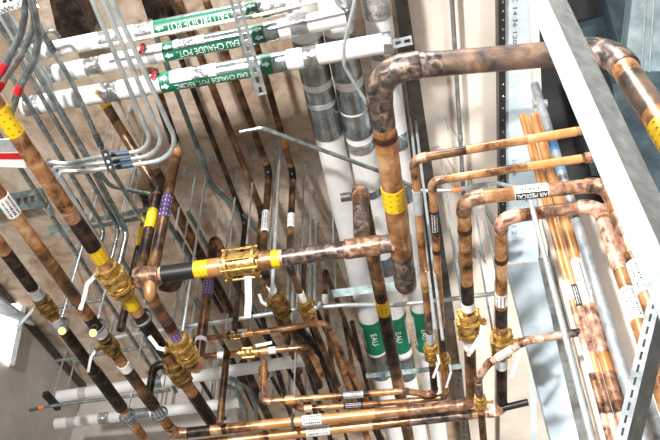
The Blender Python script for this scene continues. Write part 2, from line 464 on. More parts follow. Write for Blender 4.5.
# ------------------------------------------------------------------ the setting
def structure(name, bm, mat, smooth=False): return single(name, None, None, bm, mat, (0,0,0), None, smooth, 'structure')
m, nt, b_ = base_mat('stained concrete'); N_ = nt.nodes; L_k = nt.links
tc = N_.new('ShaderNodeTexCoord')
def nz(scale, detail, stops, dist=0, st=(1,1,1)):
    mp = N_.new('ShaderNodeMapping'); mp.inputs['Scale'].default_value = st; L_k.new(tc.outputs['Object'], mp.inputs[0])
    n = N_.new('ShaderNodeTexNoise'); n.inputs['Scale'].default_value = scale; n.inputs['Detail'].default_value = detail; n.inputs['Roughness'].default_value = .68; n.inputs['Distortion'].default_value = dist
    L_k.new(mp.outputs[0], n.inputs['Vector']); cr = N_.new('ShaderNodeValToRGB'); e = cr.color_ramp.elements
    while len(e) < len(stops): e.new(.5)
    for el, (p, c) in zip(e, stops): el.position = p; el.color = lin(c)
    L_k.new(n.outputs['Fac'], cr.inputs[0]); return cr.outputs[0], n.outputs['Fac']
a1, f1 = nz(1.3, 10, [(.30,(160,138,118)),(.46,(194,174,154)),(.60,(216,202,186)),(.74,(236,228,216))], .5, (1.5,.9,1))
a2, f2 = nz(7, 12, [(.30,(150,132,118)),(.45,(228,220,212)),(.6,(255,255,255))], .8)
mx = N_.new('ShaderNodeMix'); mx.data_type = 'RGBA'; mx.blend_type = 'MULTIPLY'; mx.inputs[0].default_value = .85
L_k.new(a1, mx.inputs[6]); L_k.new(a2, mx.inputs[7]); L_k.new(mx.outputs[2], b_.inputs['Base Color']); b_.inputs['Roughness'].default_value = .85
bp = N_.new('ShaderNodeBump'); bp.inputs['Strength'].default_value = .35; bp.inputs['Distance'].default_value = .02; L_k.new(f2, bp.inputs['Height']); L_k.new(bp.outputs[0], b_.inputs['Normal'])
MAT['ceiling'] = m
MAT['plaster'] = noise_mat('grey plaster', [(.3,(168,162,156)),(.5,(188,182,176)),(.7,(206,202,196))], 3, .8, 0, bump=.2, fine=30)
MAT['panel'] = noise_mat('cream board', [(.25,(190,176,160)),(.5,(214,203,190)),(.75,(226,217,206))], 2.5, .75, 0, detail=8)
MAT['wallboard'] = noise_mat('white wall board', [(.3,(176,166,154)),(.6,(200,190,178))], 3, .7)
MAT['floorc'] = noise_mat('concrete floor', [(.3,(150,146,140)),(.7,(186,182,176))], 2, .8)
zc = EYE+CEIL
bm = bmesh.new(); box(bm, Vector((0,6.2,zc+.1)), Vector((1,0,0)), Vector((0,1,0)), UP, 16, 9.6, .2); structure('ceiling', bm, 'ceiling')
bm = bmesh.new(); box(bm, Vector((0,4,-.1)), Vector((1,0,0)), Vector((0,1,0)), UP, 16, 14, .2); structure('floor', bm, 'floorc')
# left wall: its top edge runs along the ceiling
A_, B_ = P(0,286,CEIL), P(84,384,CEIL)
dW = (B_-A_).normalized(); A2 = A_ - dW*5; nW = dW.cross(UP)
B3 = B_ + Vector((1,0,0))*4.2
def vslab(name, a, b, mat, z0=0, z1=None, th=.15, out=None):
    z1 = z1 or zc; bm = bmesh.new(); d = (b-a).normalized(); n = out or d.cross(UP)
    q = [Vector((a.x,a.y,z0)), Vector((b.x,b.y,z0)), Vector((b.x,b.y,z1)), Vector((a.x,a.y,z1))]
    quad_slab(bm, q, n, th); return structure(name, bm, mat)
vslab('wall_left', A2, B_, 'plaster', out=-nW if nW.x > 0 else nW)
vslab('wall_front', B_, P(235,378,CEIL), 'plaster', out=Vector((0,1,0)))
vslab('wall_back', Vector((-7.5,9.6,0)), Vector((8,9.6,0)), 'plaster', out=Vector((0,1,0)))
# ------------------------------------------------------------------ right hand ceiling, channel, ducts
def hq(name, label, cat, px, h, th, mat, kind=None, group=None):
    q = [P(u, v, h) for u, v in px]; bm = bmesh.new(); quad_slab(bm, q, UP, th)
    if kind: return structure(name, bm, mat)
    return single(name, label, cat, bm, mat, q[0], group, smooth=False)
hq('trim_1', None, None, [(385,-160),(497,-160),(510,460),(474,460)], 3.36, .2, 'panel', 'structure')
hq('steel_beam', 'dark grey steel beam along the edge of the cream ceiling board', 'beam', [(373,-160),(384,-160),(455,320),(438,320)], 3.3, .12, 'steel_dark')
T = Thing('steel_channel', 'wide pale blue steel channel along the ceiling with printed lettering', 'channel', P(516,-30,3.24))
bm = bmesh.new(); quad_slab(bm, [P(504.6,-160,3.24), P(523,-160,3.24), P(541,262,3.24), P(506,262,3.24)], UP, .05); T.add('web', bm, 'channel', None, False)
bm = bmesh.new(); quad_slab(bm, [P(497,-160,3.22), P(504.6,-160,3.22), P(506.5,262,3.22), P(500.5,262,3.22)], UP, .1); o = T.add('edge_strip', bm, 'black', None, False, 'black edge strip with rivets')
bm = bmesh.new()
for y in list(range(2, 50, 9)) + list(range(84, 240, 12)): lathe(bm, P(503,y,3.22), -UP, [(0,.006),(.004,.005),(.006,.001)], 8)
T.add('rivet', bm, 'emt', o)['kind'] = 'stuff'
bm = bmesh.new(); quad_slab(bm, [P(523,-160,3.22), P(532,-160,3.22), P(548,262,3.22), P(541,262,3.22)], UP, .1); T.add('flange', bm, 'panel', None, False)
def flat_text(T, txt, u0, v0, u1, v1, h, hpx, mat, flip=1):
    a, b = P(u0,v0,h), P(u1,v1,h); A = (b-a).normalized(); B = A.cross(UP)*flip
    vs, fs, w, hh = text_polys(txt); s = (b-a).length/w; sy = hpx*depth(a)/F/hh
    bm = bmesh.new(); q = [bm.verts.new((a+b)/2 + A*(x*s) + B*(y*sy)) for x, y in vs]
    for f in fs: bm.faces.new([q[i] for i in f])
    T.add('lettering', bm, mat, None, False)
flat_text(T, 'C 14:36 120', 515, -4, 515, 44, 3.237, 4.5, 'grime')
for k, y in enumerate((160, 226)): flat_text(T, ('14:36','120')[k], 514, y, 515, y+16, 3.237, 5, 'duct')
# lower channel and stud running down
def vquad(name, label, cat, tops, ubot, vbot, th, mat, kind=None):
    bots = [PD(u, vbot, depth(drop(t, vbot))) for t, u in zip(tops, ubot)]
    q = [tops[0], tops[1], bots[1], bots[0]]; n = (q[1]-q[0]).cross(q[3]-q[0]).normalized()
    if n.dot(CAM-q[0]) > 0: n = -n
    bm = bmesh.new(); quad_slab(bm, q, n, th)
    if kind: return structure(name, bm, mat)
    return single(name, label, cat, bm, mat, q[0], None, smooth=False)
hq('trim_2', None, None, [(500,285),(520,285),(585,470),(500,470)], 3.3, .05, 'wallboard', 'structure')
vquad('steel_channel', 'wide pale blue steel channel running down beside the grey stud', 'channel', [P(506,264,3.1), P(539,262,3.1)], (556, 590), 460, .04, 'channel')
vquad('steel_stud', 'narrow grey steel stud between the pale channel and the white tube', 'stud', [P(538,258,3.02), P(549,256,3.02)], (584, 602), 460, .04, 'stud_grey')
strut('stud', 'short steel stud in front of the white board at bottom', 'stud', P(533,352,2.7), P(534,470,2.7), .035, slots=False, mat='channel')
a = P(541,214,2.78); b = P(690,188,2.78); n = (b-a).cross(UP).normalized(); n = n if n.dot(CAM-a) < 0 else -n
bm = bmesh.new(); quad_slab(bm, [a, b, b-UP*2.6, a-UP*2.6], n, .08); structure('wall_right', bm, 'wallboard')
# dark sheet standing in for the shaded void, then ducts, top right
hq('void_shade_sheet', None, None, [(528,-60),(760,-60),(760,330),(545,330)], 3.52, .05, 'void_shade', 'structure')
T = Thing('ventilation_duct', 'large pale grey galvanised duct in the top right corner', 'duct', P(660,20,3.2))
bm = bmesh.new(); quad_slab(bm, [P(637,-40,3.2), P(760,-40,3.2), P(760,140,3.2), P(621,96,3.2)], UP, .3); T.add('body', bm, 'duct', None, False)
for x in (648, 656):
    bm = bmesh.new(); sweep(bm, [P(x,-30,3.197), P(x-9,105,3.197)], .004, 8); T.add('seam', bm, 'emt_white')
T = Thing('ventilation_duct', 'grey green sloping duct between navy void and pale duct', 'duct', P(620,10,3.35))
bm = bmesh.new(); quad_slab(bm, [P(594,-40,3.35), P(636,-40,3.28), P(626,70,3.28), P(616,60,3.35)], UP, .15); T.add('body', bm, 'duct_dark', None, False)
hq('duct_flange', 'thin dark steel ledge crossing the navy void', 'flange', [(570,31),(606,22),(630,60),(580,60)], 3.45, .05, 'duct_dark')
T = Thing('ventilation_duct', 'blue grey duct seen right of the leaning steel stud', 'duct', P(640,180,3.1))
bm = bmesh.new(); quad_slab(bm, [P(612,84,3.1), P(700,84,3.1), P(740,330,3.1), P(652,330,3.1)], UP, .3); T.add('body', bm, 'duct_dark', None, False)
hq('duct_brace', 'narrow grey steel upright in the dark void left of the stud', 'brace', [(572,96),(581,96),(602,176),(592,176)], 3.4, .03, 'duct_dark')
# near stud and slotted brace
T = Thing('framing_stud', 'bright galvanised steel stud slanting across the top right', 'stud', PD(560,60,1.9))
def dep_at(y): return 39.0*2.0/(39.0 + 12.0*y/176.0)
ys = (-30, 60, 150, 240, 330)
L_ = [PD(528+.413*y, y, dep_at(y)+.02) for y in ys]; G_ = [PD(548+.455*y, y, dep_at(y)) for y in ys]; R_ = [PD(567+.478*y, y, dep_at(y)+.05) for y in ys]
def lip(A, B, th, name, mat):
    bm = bmesh.new(); d = ray(330,220).normalized()
    f = [[bm.verts.new(p) for p in (a, b, b + d*th, a + d*th)] for a, b in zip(A, B)]
    for x, y in zip(f, f[1:]):
        for k in range(4): bm.faces.new((x[k], x[(k+1)%4], y[(k+1)%4], y[k]))
    bm.faces.new(f[0]); bm.faces.new(f[-1][::-1]); return T.add(name, bm, mat, None, False)
lip(L_, G_, .004, 'web', 'stud'); lip(G_, R_, .004, 'flange', 'stud_grey')  # flange given a darker grey so it reads as the shaded side
T2 = Thing('slotted_brace', 'slotted steel angle brace at the lower right corner', 'brace', PD(640,350,1.75))
s_ = strut('face', None, None, PD(667,248,1.75), PD(612,476,1.75), .024, dep=.0, mat='stud', pitch=.027, sw=.2)
for k in ('label','category'):
    if k in s_: del s_[k]
s_.parent = T2.root; s_.location = s_.location - T2.base
bm = bmesh.new(); A = [PD(672,248,1.75), PD(617,476,1.75)]; B = [PD(688,248,1.83), PD(633,476,1.83)]
T = T2; lip(A, B, .004, 'flange', 'stud_grey')
# ------------------------------------------------------------------ insulated pipes running away under the ceiling
HP = 3.15
GI = 'white insulated pipes running away under the ceiling'
def green_tag(T, c0, c1, seed, txt):
    for (a, b) in ((c0, c1),):
        o, c, A, L, N, R = strip_on(T, T.path, T.r, a, b, -52, 52, 'green', 1.03, 'pipe_marker', None, 'green marker')
        text_on(T, o, c, A, N, R, L*.8, txt, R*.5, 0, 'white', False)
        for e, m in ((c0, 1), (c1, -1)):
            i = T.path.near(*e); p = T.path.p[i]
            bm = bmesh.new(); sweep(bm, T.path.sub(*T.path.span(e[0], e[1]+m*2, 3)), T.r*1.035, 24); T.add('arrow_band', bm, 'green', o)
J = 'jacket_grey'
T = insulated('left of three white insulated pipes going away behind dark tee pipe', P(268,-140,HP), P(399,450,HP), 28,
    [((306,35),(321,77),J,1.03,'metal_wrap'),((321,83),(325,97),J,1.03,'metal_wrap'),((326,98),(332,132),J,1.05,'metal_wrap'),((378,348),(382,372),J,1.02,'metal_wrap')], GI, ref=P(330,150,HP))
bm = bmesh.new(); sweep(bm, T.path.sub(*T.path.span(325,97,1.5)), T.r*1.08, 24); T.add('tie_wire', bm, 'emt_white')
green_tag(T, (369,316), (375,346), 1, 'EAU')
T = insulated('middle white insulated pipe with a foil ring behind the big copper drop', P(305.5,-140,HP), P(421,450,HP), 27,
    [((340,30),(354,75),J,1.03,'metal_wrap'),((355,82),(361,106),J,1.03,'metal_wrap'),((361,107),(365,130),J,1.05,'metal_wrap'),((367,136),(369,145),'foil',1.04,'foil_ring'),((375,183),(377,190),J,1.04,'foil_ring'),((386,250),(389,268),J,1.04,'metal_wrap'),((402,352),(407,374),J,1.02,'metal_wrap')], GI, ref=P(362,144,HP))
green_tag(T, (395,312), (401,345), 2, 'EAU')
T = insulated('right white insulated pipe below the foil wrapped elbow at top', P(355.5,-140,HP), P(441,450,HP), 25,
    [((373,-30),(379,13),'foil',1.06,'foil_wrap'),((384,36),(389,52),'foil',1.04,'foil_wrap'),((398,128),(400,144),J,1.04,'metal_wrap'),((404,180),(407,196),J,1.03,'metal_wrap')], GI, ref=P(392,130,HP))
green_tag(T, (420,307), (425,345), 3, 'EAU')
# ------------------------------------------------------------------ the three labelled water pipes across the top
HL = 2.95
GL = 'white water pipes with green markers'
def arrows(T, u, v, n, sgn, Lpx=11, span=(-74,70)):
    i, j = T.path.span(u, v, Lpx); a, b = T.path.px[i], T.path.px[j]
    o, c, A, L, N, R = strip_on(T, T.path, T.r, a, b, span[0], span[1], 'green', 1.065, 'arrow_tape', None, 'green tape with white arrows')
    if A.x < 0: A = -A; 
    bm = bmesh.new()
    ys = [0] if n == 1 else [-.42*R, .42*R]
    for y in ys: shape_bm(ARROW[0], ARROW[1], -L*.72*sgn, R*.62, 0, y, bm)
    wrap(bm, c, A, N, R*1.006); T.add('arrow', bm, 'white', o)
def water(label, p0, p1, w, bands, a, b, ang, txt, hh, taps, ref):
    T = insulated(label, p0, p1, w, bands, GL, ref=ref)
    o, c, A, L, N, R = strip_on(T, T.path, T.r, a, b, ang[0], ang[1], 'green', 1.055, 'pipe_marker', None, 'green marker with white lettering')
    text_on(T, o, c, A, N, R, L, txt, R*hh, math.radians(sum(ang)/2)*R)
    for t in taps: arrows(T, *t)
    return T
T1 = water('upper white water pipe with green cold water marker EAU FROIDE POT.', P(30,54,HL), P(300,0,HL), 17,
    [((57,47),(62,46),'band_grey',1.03,'tape'),((100,38),(118,34),'foil',1.03,'foil_wrap'),((135,31),(153,27),'foil',1.04,'foil_wrap'),((162,26),(262,6),J,1.02,'metal_wrap'),((262,6),(290,1),'foil',1.25,'foil_wrap')],
    (163,25), (233,11), (-58,45), 'EAU FROIDE POT.', .95, [(160,26,1,-1,11),(254,8,2,-1,9)], P(180,22,HL))
T2w = water('middle white water pipe with green hot water marker EAU CHAUDE POT.', P(40,77,HL), P(346,16,HL), 19,
    [((44,76),(55,74),'foil',1.02,'foil_wrap'),((70,71),(76,70),'band_grey',1.03,'tape'),((86,68),(103,65),'foil',1.03,'foil_wrap'),((150,55),(157,54),'band_grey',1.03,'tape'),((176,51),(182,49),'white',1.03,'tape'),((182,49),(198,46),'foil',1.03,'foil_wrap'),((206,45),(280,30),J,1.02,'metal_wrap'),((280,30),(290,28),'white',1.05,'tape'),((291,28),(308,24),'foil',1.03,'foil_wrap')],
    (176,50), (242,37), (-66,4), 'EAU CHAUDE POT.', .72, [(170,52,2,-1,11),(260,34,2,-1,11)], P(120,62,HL))
T3w = water('lower white water pipe with green marker EAU CHAUDE POT. RECIRC', P(24,107,HL), P(392,42,HL), 20,
    [((26,107),(42,104),'foil',1.02,'foil_wrap'),((55,101),(60,100),'band_grey',1.03,'tape'),((74,98),(84,96),'band_grey',1.03,'tape'),((103,93),(120,90),'foil',1.03,'foil_wrap'),((177,80),(194,77),'white',1.03,'tape'),((194,77),(210,74),'foil',1.03,'foil_wrap'),((218,72),(288,60),J,1.02,'metal_wrap'),((290,60),(302,58),'white',1.05,'tape'),((303,58),(317,55),'foil',1.03,'foil_wrap'),((383,44),(392,42),'foil',1.06,'foil_wrap')],
    (172,80), (252,66), (-66,-12), 'EAU CHAUDE POT. RECIRC.', .55, [(166,82,2,1,10),(268,63,1,1,11)], P(120,90,HL))
bm = bmesh.new(); lathe(bm, P(97,92,HL-.05), (CAM-P(97,92,HL)).normalized(), [(0,.012),(.02,.012),(.021,.006),(.03,.006)], 12); T3w.add('gauge_port', bm, 'brass')
for T, q in ((T2w, [(143,46),(141,50),(139,54)]), (T3w, [(156,71),(153,75),(151,79)])):
    d = depth(T.path.p[T.path.near(*q[0])]) - .06
    bm = bmesh.new(); sweep(bm, [PD(*q[0], d+.05), PD(*q[0], d)], .012, 10); o = T.add('stem', bm, 'black')
    bm = bmesh.new(); ribbon(bm, [PD(*p, d) for p in q], .015, .006); T.add('handle', bm, 'red', o, False, 'red valve handle')
T = Thing('insulated_elbow', 'foil and white mitred pipe end above the hot water pipe', 'pipe', P(346,14,HL))
bm = bmesh.new(); q = round_path([P(338,18,HL), P(350,14,HL), P(338,-12,HL+.05), P(330,-40,HL+.05)], .07)
sweep(bm, [x for k, s in q for x in s[(0 if k == 'line' else 1):(-1 if k == 'arc' else None)]], rad(P(346,14,HL),17), 20); T.add('wrap', bm, 'foil')
run('tube', 'thin cream tube running just below the cold water pipe', [P(92,48,2.85), P(132,40,2.85), P(264,14,2.85), P(370,-12,2.85)], 3.6, 'cream', 4, 'cream', cat='tube', ek=1.0, ref=1)
strut('strut_channel', 'slotted steel strut hanging below the three green labelled pipes', 'strut', P(226,-30,2.8), P(262,95,2.8), rad(P(250,50,2.8), 11)*2)
run('cable', 'white flexible cable looping down to the big copper elbow', [P(360,-20,2.62), P(344,45,2.62), P(344,66,2.62), P(357,88,2.62), P(369,106,2.62)], 3.6, 'emt_white', 9, 'emt_white', cat='cable', ek=1.0, ref=1)
strut('strut_bracket', 'small bolted steel bracket beside the dark ceiling beam', 'bracket', P(393,44,3.1), P(412,40,3.1), rad(P(400,42,3.1), 9)*2, pitch=.03)
conduit('straight grey conduit fixed along the cream ceiling board', [P(450,-30,3.3), P(456,60,3.3), P(467,250,3.3)], 5, 'stud_grey', cpl=[(460,137,7)], group=None)
# ------------------------------------------------------------------ big copper pipe and the main with the check valve
HB = 2.35
c0 = P(612,49,HB)
R3 = run('copper_pipe', 'largest copper pipe crossing the top right to a big elbow', [c0 + (PD(672,140,depth(c0)*.84)-c0)*2.2, c0, P(376,69,HB), P(407,294,HB), P(407,294,HB)+UP*.7], 25, 'copper', 2.5, 'scorch_dark', ref=2, items=[
    ('cpl',478,62,170,'smoke',1.012,'heat_mark'), ('cpl',420,66,40,'scorch_dark',1.02,'heat_mark'), ('cpl',590,50,40,'scorch_dark',1.03,'heat_mark'), ('cpl',646,94,40,'smoke',1.02,'heat_mark'), ('cpl',380,112,26,'scorch_dark',1.02,'heat_mark'), ('cpl',403,66,10,'scorch',1.1), ('ring',384,137), ('cpl',405,272,36,'scorch_dark',1.05), ('mark',390,195,18,dict(mat='yellow')), ('mark',662,142,26,dict(mat='yellow')), ('cpl',405,244,14,'scorch',1.06)], n=28)
MAIN = run('copper_pipe', 'horizontal copper main with large brass check valve in the middle', [P(136,278,HB), R3.path.p[R3.path.near(399,243)]], 17.5, 'copper_pale', ref=1, n=24, items=[
    ('cpl',144,277,30,'scorch',1.28,'tee'), ('cpl',180,272,30,'black',1.02,'black_sleeve'), ('mark',203,266,12,dict(mat='yellow')), ('cpl',214,265,10,'copper_bright',1.08), ('cpl',264,259,14,'copper',1.12), ('mark',276,258,11,dict(mat='yellow')), ('cpl',362,247,30,'scorch',1.18,'tee'), ('cpl',320,253,72,'scorch_dark',1.01,'heat_mark'), ('cpl',383,245,14,'scorch_dark',1.08)])
i = MAIN.path.near(240,262); c = MAIN.path.p[i]; t = MAIN.path.tan(i); r = MAIN.r; N = facing(c, t); Sd = t.cross(N)
bm = bmesh.new(); h = 18.5*depth(c)/F
lathe(bm, c, t, [(-h*1.05,r*1.1),(-h,r*1.25),(-h*.86,r*1.25),(-h*.85,r*1.85),(-h*.68,r*1.85),(-h*.67,r*1.4),(h*.67,r*1.4),(h*.68,r*1.85),(h*.85,r*1.85),(h*.86,r*1.25),(h,r*1.25),(h*1.05,r*1.1)], 26)
cv = MAIN.add('check_valve', bm, 'brass', None, True, 'large brass check valve with long bolts')
for a in (20, 90, 160, 200, 270, 340):
    d = (N*math.cos(math.radians(a)) + Sd*math.sin(math.radians(a)))*r*1.78; bm = bmesh.new()
    lathe(bm, c+d, t, [(-h*1.02,r*.1),(-h*1.0,r*.2),(-h*.86,r*.2),(-h*.86,r*.15),(h*.86,r*.15),(h*.86,r*.2),(h*1.0,r*.2),(h*1.02,r*.1)], 8); MAIN.add('bolt', bm, 'brass', cv)
bm = bmesh.new(); d = depth(c)-.08
ribbon(bm, [PD(248,276,d), PD(248.5,300,d), PD(247.5,318,d)], 7*d/F, .004); MAIN.add('handle', bm, 'lever', cv, False, 'long white lever handle hanging down')
m = MAIN.path.p[MAIN.path.near(362,247)]; tp = drop(m, 188); hh = tp.z - EYE
R4 = run('copper_pipe', 'dark copper pipe rising from the main tee and running away with yellow marker', [m, tp, P(413,460,hh)], 16.5, 'copper_brown', 1.5, 'scorch', ref=0, n=22, items=[
    ('cpl',358,222,26,'scorch_dark',1.03,'heat_mark'), ('mark',380,306,12,dict(mat='yellow')), ('cpl',388,338,50,'copper_dark',1.02,'heat_mark')])
bm = bmesh.new(); p = P(346,197,2.9); sweep(bm, [p - Vector((.025,0,0)), p + Vector((.025,0,0))], .022, 14)
single('pipe_clamp', 'small steel clamp left of the dark tee riser', 'clamp', bm, 'steel_dark', p)
# ------------------------------------------------------------------ medical gas lines: wall drop, across, away, header, and back along the left
HM = 2.2
W7 = P(606,184,HM)
R7 = run('copper_pipe', 'copper pipe with AIR MEDICAL marker, upper of two joining the bottom header', [drop(W7, 470), W7, P(463.5,199,HM), P(472,404,HM), P(174,434,HM), P(-22,164,HM)], 14, 'copper', 2.0, 'scorch', ref=2, n=20, items=[
    ('mark',530,192,29,dict(mat='white', style='split', text=('AIR MEDICAL', .7, 1, .6, 'white'))),
    ('mark',637,283,30,dict(mat='white', style='print', seed=3)),
    ('ring',464,229), ('cpl',467,294,20,'copper_dark',1.05,'heat_mark'), ('cpl',467,305,7,'white',1.1,'tape'),
    ('valve',468,324,dict(k=1.2, lever=[(483,322),(481,335),(468,356)])), ('cpl',469,343,7,'white',1.1,'tape'), ('cpl',470,376,50,'copper_brown',1.03,'heat_mark'),
    ('cpl',625,236,40,'scorch',1.03,'heat_mark'), ('cpl',563,186,46,'scorch',1.03,'heat_mark'), ('cpl',440,405,60,'scorch',1.03,'heat_mark'),
    ('mark',313,418,19,dict(mat='white', style='print', seed=9)), ('cpl',224,427,1.6,'joint',1.04), ('cpl',195,431,30,'copper_dark',1.03,'heat_mark'), ('cpl',320,417,110,'copper_bright',1.012,'bright_section'),
    ('mark',8,203,20,dict(mat='white', style='print', seed=5)), ('cpl',98,330,30,'copper_dark',1.04,'heat_mark'), ('cpl',98,334,8,'white',1.1,'tape'), ('cpl',58,276,60,'copper_brown',1.02,'heat_mark'),
    ('valve',108,346,dict(k=.85, mat='brass_dull', lever=[(96,350),(91,357),(88,372)])), ('cpl',124,366,6,'white',1.1,'tape'), ('cpl',135,380,30,'copper_brown',1.03,'heat_mark'), ('cpl',148,399,14,'copper_dark',1.2,'tee'), ('mark',157,410,11,dict(mat='silver', style='print'))])
W8 = P(598,205,HM)
R8 = run('copper_pipe', 'copper pipe inside the loop of the AIR MEDICAL pipe, lower header line', [drop(W8, 470), W8, P(501,218,HM), P(502,411,HM), P(152,449,HM), P(-30,204,HM)], 13, 'copper', 2.1, 'copper_pale', ref=2, n=20, items=[
    ('mark',633,308,30,dict(mat='white', style='print', seed=2)), ('cpl',570,206,60,'scorch',1.03,'heat_mark'), ('cpl',612,247,50,'copper_pale',1.03,'heat_mark'),
    ('cpl',501,258,3,'joint',1.1), ('mark',501,298,10,dict(mat='white', style='print', seed=4)), ('cpl',501,316,16,'copper_dark',1.05,'heat_mark'),
    ('valve',501,343,dict(k=1.2, lever=[(519,341),(521,350),(511,378)])), ('cpl',501,362,7,'white',1.1,'tape'), ('cpl',501,385,40,'copper_dark',1.03,'heat_mark'), ('cpl',440,418,60,'scorch_dark',1.03,'heat_mark'),
    ('mark',318,430,21,dict(mat='white', style='print', seed=12)), ('cpl',320,431,100,'copper_bright',1.012,'bright_section'), ('cpl',20,270,40,'copper_dark',1.03,'heat_mark'), ('cpl',37,293,9,'silver',1.1,'tape'),
    ('valve',45,306,dict(k=.88, mat='brass_dull', lever=[(35,307),(28,315),(17,327)], lever_mat='silver')), ('cpl',58,324,9,'silver',1.1,'tape'), ('cpl',80,350,50,'copper_dark',1.03,'heat_mark'), ('cpl',110,389,44,'copper_dark',1.25,'heavy_coupling'), ('mark',131,415,12,dict(mat='silver', style='print'))])
bm = bmesh.new(); sweep(bm, [P(503,408,HM-.02), P(528,402,HM-.02)], rad(P(510,406,HM),7), 14); single('pipe_stub', 'short black capped pipe stub right of the bottom header', 'pipe', bm, 'black', P(503,408,HM-.02))
HS = 2.28
R5 = run('copper_pipe', 'thin copper pipe, upper of two small lines beside the big drop', [P(590,129,HS), P(414,159,HS), P(435,396,HS), P(404,391,HS), P(262,402,HS), drop(P(262,402,HS), 362)], 9, 'copper', 2.2, 'scorch', ref=1, items=[
    ('cpl',417,202,20,'silver',1.12,'grey_tape'), ('cpl',424,286,4,'brass',1.12), ('cpl',427,322,18,'scorch_dark',1.05,'heat_mark'), ('cpl',429,338,7,'silver',1.1,'tape'), ('valve',431,351,dict(k=1.25, lever=[(437,352),(439,362),(433,378)])),
    ('cpl',435,377,26,'copper_dark',1.05,'heat_mark'), ('cpl',446,154,40,'copper_brown',1.02,'heat_mark'), ('mark',353,395,16,dict(mat='silver', style='print')), ('cpl',291,400,6,'copper_bright',1.4,'tee'), ('cpl',552,136,46,'copper_bright',1.02,'bright_section')])
R6 = run('copper_pipe', 'thin copper pipe, lower of two small lines beside the big drop', [P(592,157,HS), P(432,181,HS), P(446,397,HS), P(412,401,HS), P(302,409,HS), P(288,402,HS)], 8.5, 'copper', 2.2, 'scorch', ref=1, items=[
    ('mark',434,222,19,dict(mat='black', style='whiteprint')), ('ring',436,251), ('cpl',442,338,22,'copper_dark',1.04,'heat_mark'), ('valve',443,362,dict(k=1.2, lever=[(449,362),(451,372),(446,388)])), ('cpl',592,157,9,'scorch',1.3,'end_cap'),
    ('mark',353,405,19,dict(mat='black', style='whiteprint')), ('cpl',308,409,6,'copper_bright',1.4,'tee'), ('cpl',556,163,50,'copper_bright',1.02,'bright_section')])
# ------------------------------------------------------------------ upright pipes on the right wall
HO = 2.62
ORG = []
for k, (u, w, mt, lb) in enumerate(((543,5,'copper_bright','leftmost thin upright orange copper pipe on the right wall'), (548,6,'copper_bright','second thin upright orange copper pipe with black band on the right wall'), (557,9.5,'copper_bright','third upright orange copper pipe wrapped in paper labels'), (566,9.5,'copper_bright','fourth and rightmost upright orange copper pipe beside the grey tube'))):
    a = P(u+.0, 196, HO); top = drop(a, 116)
    its = [('cpl',*(proj(drop(a,y))),L,m,dict(k=1.05,name='heat_mark')) for y, L, m in ((330,44,'copper_pale'),(395,40,'scorch'),(428,50,'copper_pale'))]
    ORG.append(run('copper_pipe', lb, [top, drop(a, 470)], w, mt, ref=0, r=rad(a, w), group='upright copper pipes on the right wall', items=its))
for k, (y, L, m, st) in enumerate(((292,18,'white','print'),(297,20,'black','whiteprint'),(284,44,'white','print'),(275,40,'white','print'))):
    T = ORG[k]; p = min(T.path.px, key=lambda q: abs(q[1]-y)); marker(T, T.path, T.r, p[0], p[1], L, m, st, seed=k, k=1.1)
T = ORG[0]; p = min(T.path.px, key=lambda q: abs(q[1]-362)); marker(T, T.path, T.r, p[0], p[1], 20, 'white', 'print', seed=33, k=1.1)
g = P(541,105,2.9)
T = run('steel_tube', 'grey upright steel tube with blue tape beside the orange copper pipes', [drop(g,85), drop(g,470)], 9, 'stud', ref=0, r=rad(g, 9), cat='tube')
for y in (148, 171):
    p = min(T.path.px, key=lambda q: abs(q[1]-y)); i, j = T.path.span(*p, 4); sleeve_on(T, T.path, i, j, T.r*1.04, 'blue', 'tape', None, 'blue tape')
bm = bmesh.new(); p = drop(g,104); box(bm, p, Vector((1,0,0)), Vector((0,1,0)), UP, .06, .03, .02, .004); T.add('clamp', bm, 'steel')
a9 = P(543,196,HO); e9 = drop(a9, 332); h9 = e9.z-EYE
R9 = run('copper_pipe', 'thin branch pipe with white marker teed from the orange uprights', [e9, P(525,341,h9), P(489,363,h9), P(478,378,h9), P(485,455,h9)], 8, 'copper_pale', 2.0, 'scorch', ref=1, items=[
    ('mark',505,353,17,dict(mat='white', style='print')), ('cpl',574,334,18,'scorch_dark',1.05,'heat_mark'), ('valve',483,402,dict(k=1.0, lever=[(492,402),(494,408),(495,416)])), ('cpl',480,388,10,'scorch_dark',1.05,'heat_mark'), ('cpl',484,428,30,'copper_brown',1.05,'heat_mark')])
wc = P(531,203,2.12)
W = run('conduit', 'white tube rising on the right wall and bending left to an orange tip', [drop(wc,460), wc, P(516,188,2.6), P(497,183,2.7), P(478,186,2.75), P(455,190,2.75), P(420,191,2.8)], 6.5, 'emt_white', 3, 'emt_white', cat='conduit', ref=1, ek=1.0, r=rad(wc,6.5)*.8, items=[
    ('cpl',456,190,7,'orange',1.25,'orange_tip'), ('cpl',481,186,14,'steel',1.45,'connector')])
bm = bmesh.new(); v = P(640,385,1.6)
run('copper_pipe', 'copper upright seen right of the slotted brace at bottom', [drop(P(641,404,1.9),330), P(641,404,1.9), drop(P(641,404,1.9),470)], 14, 'copper_bright', ref=1)
run('steel_tube', 'grey tube end behind the slotted brace at bottom right', [P(646,396,1.75), drop(P(646,396,1.75),470)], 13, 'stud', ref=0, cat='tube')

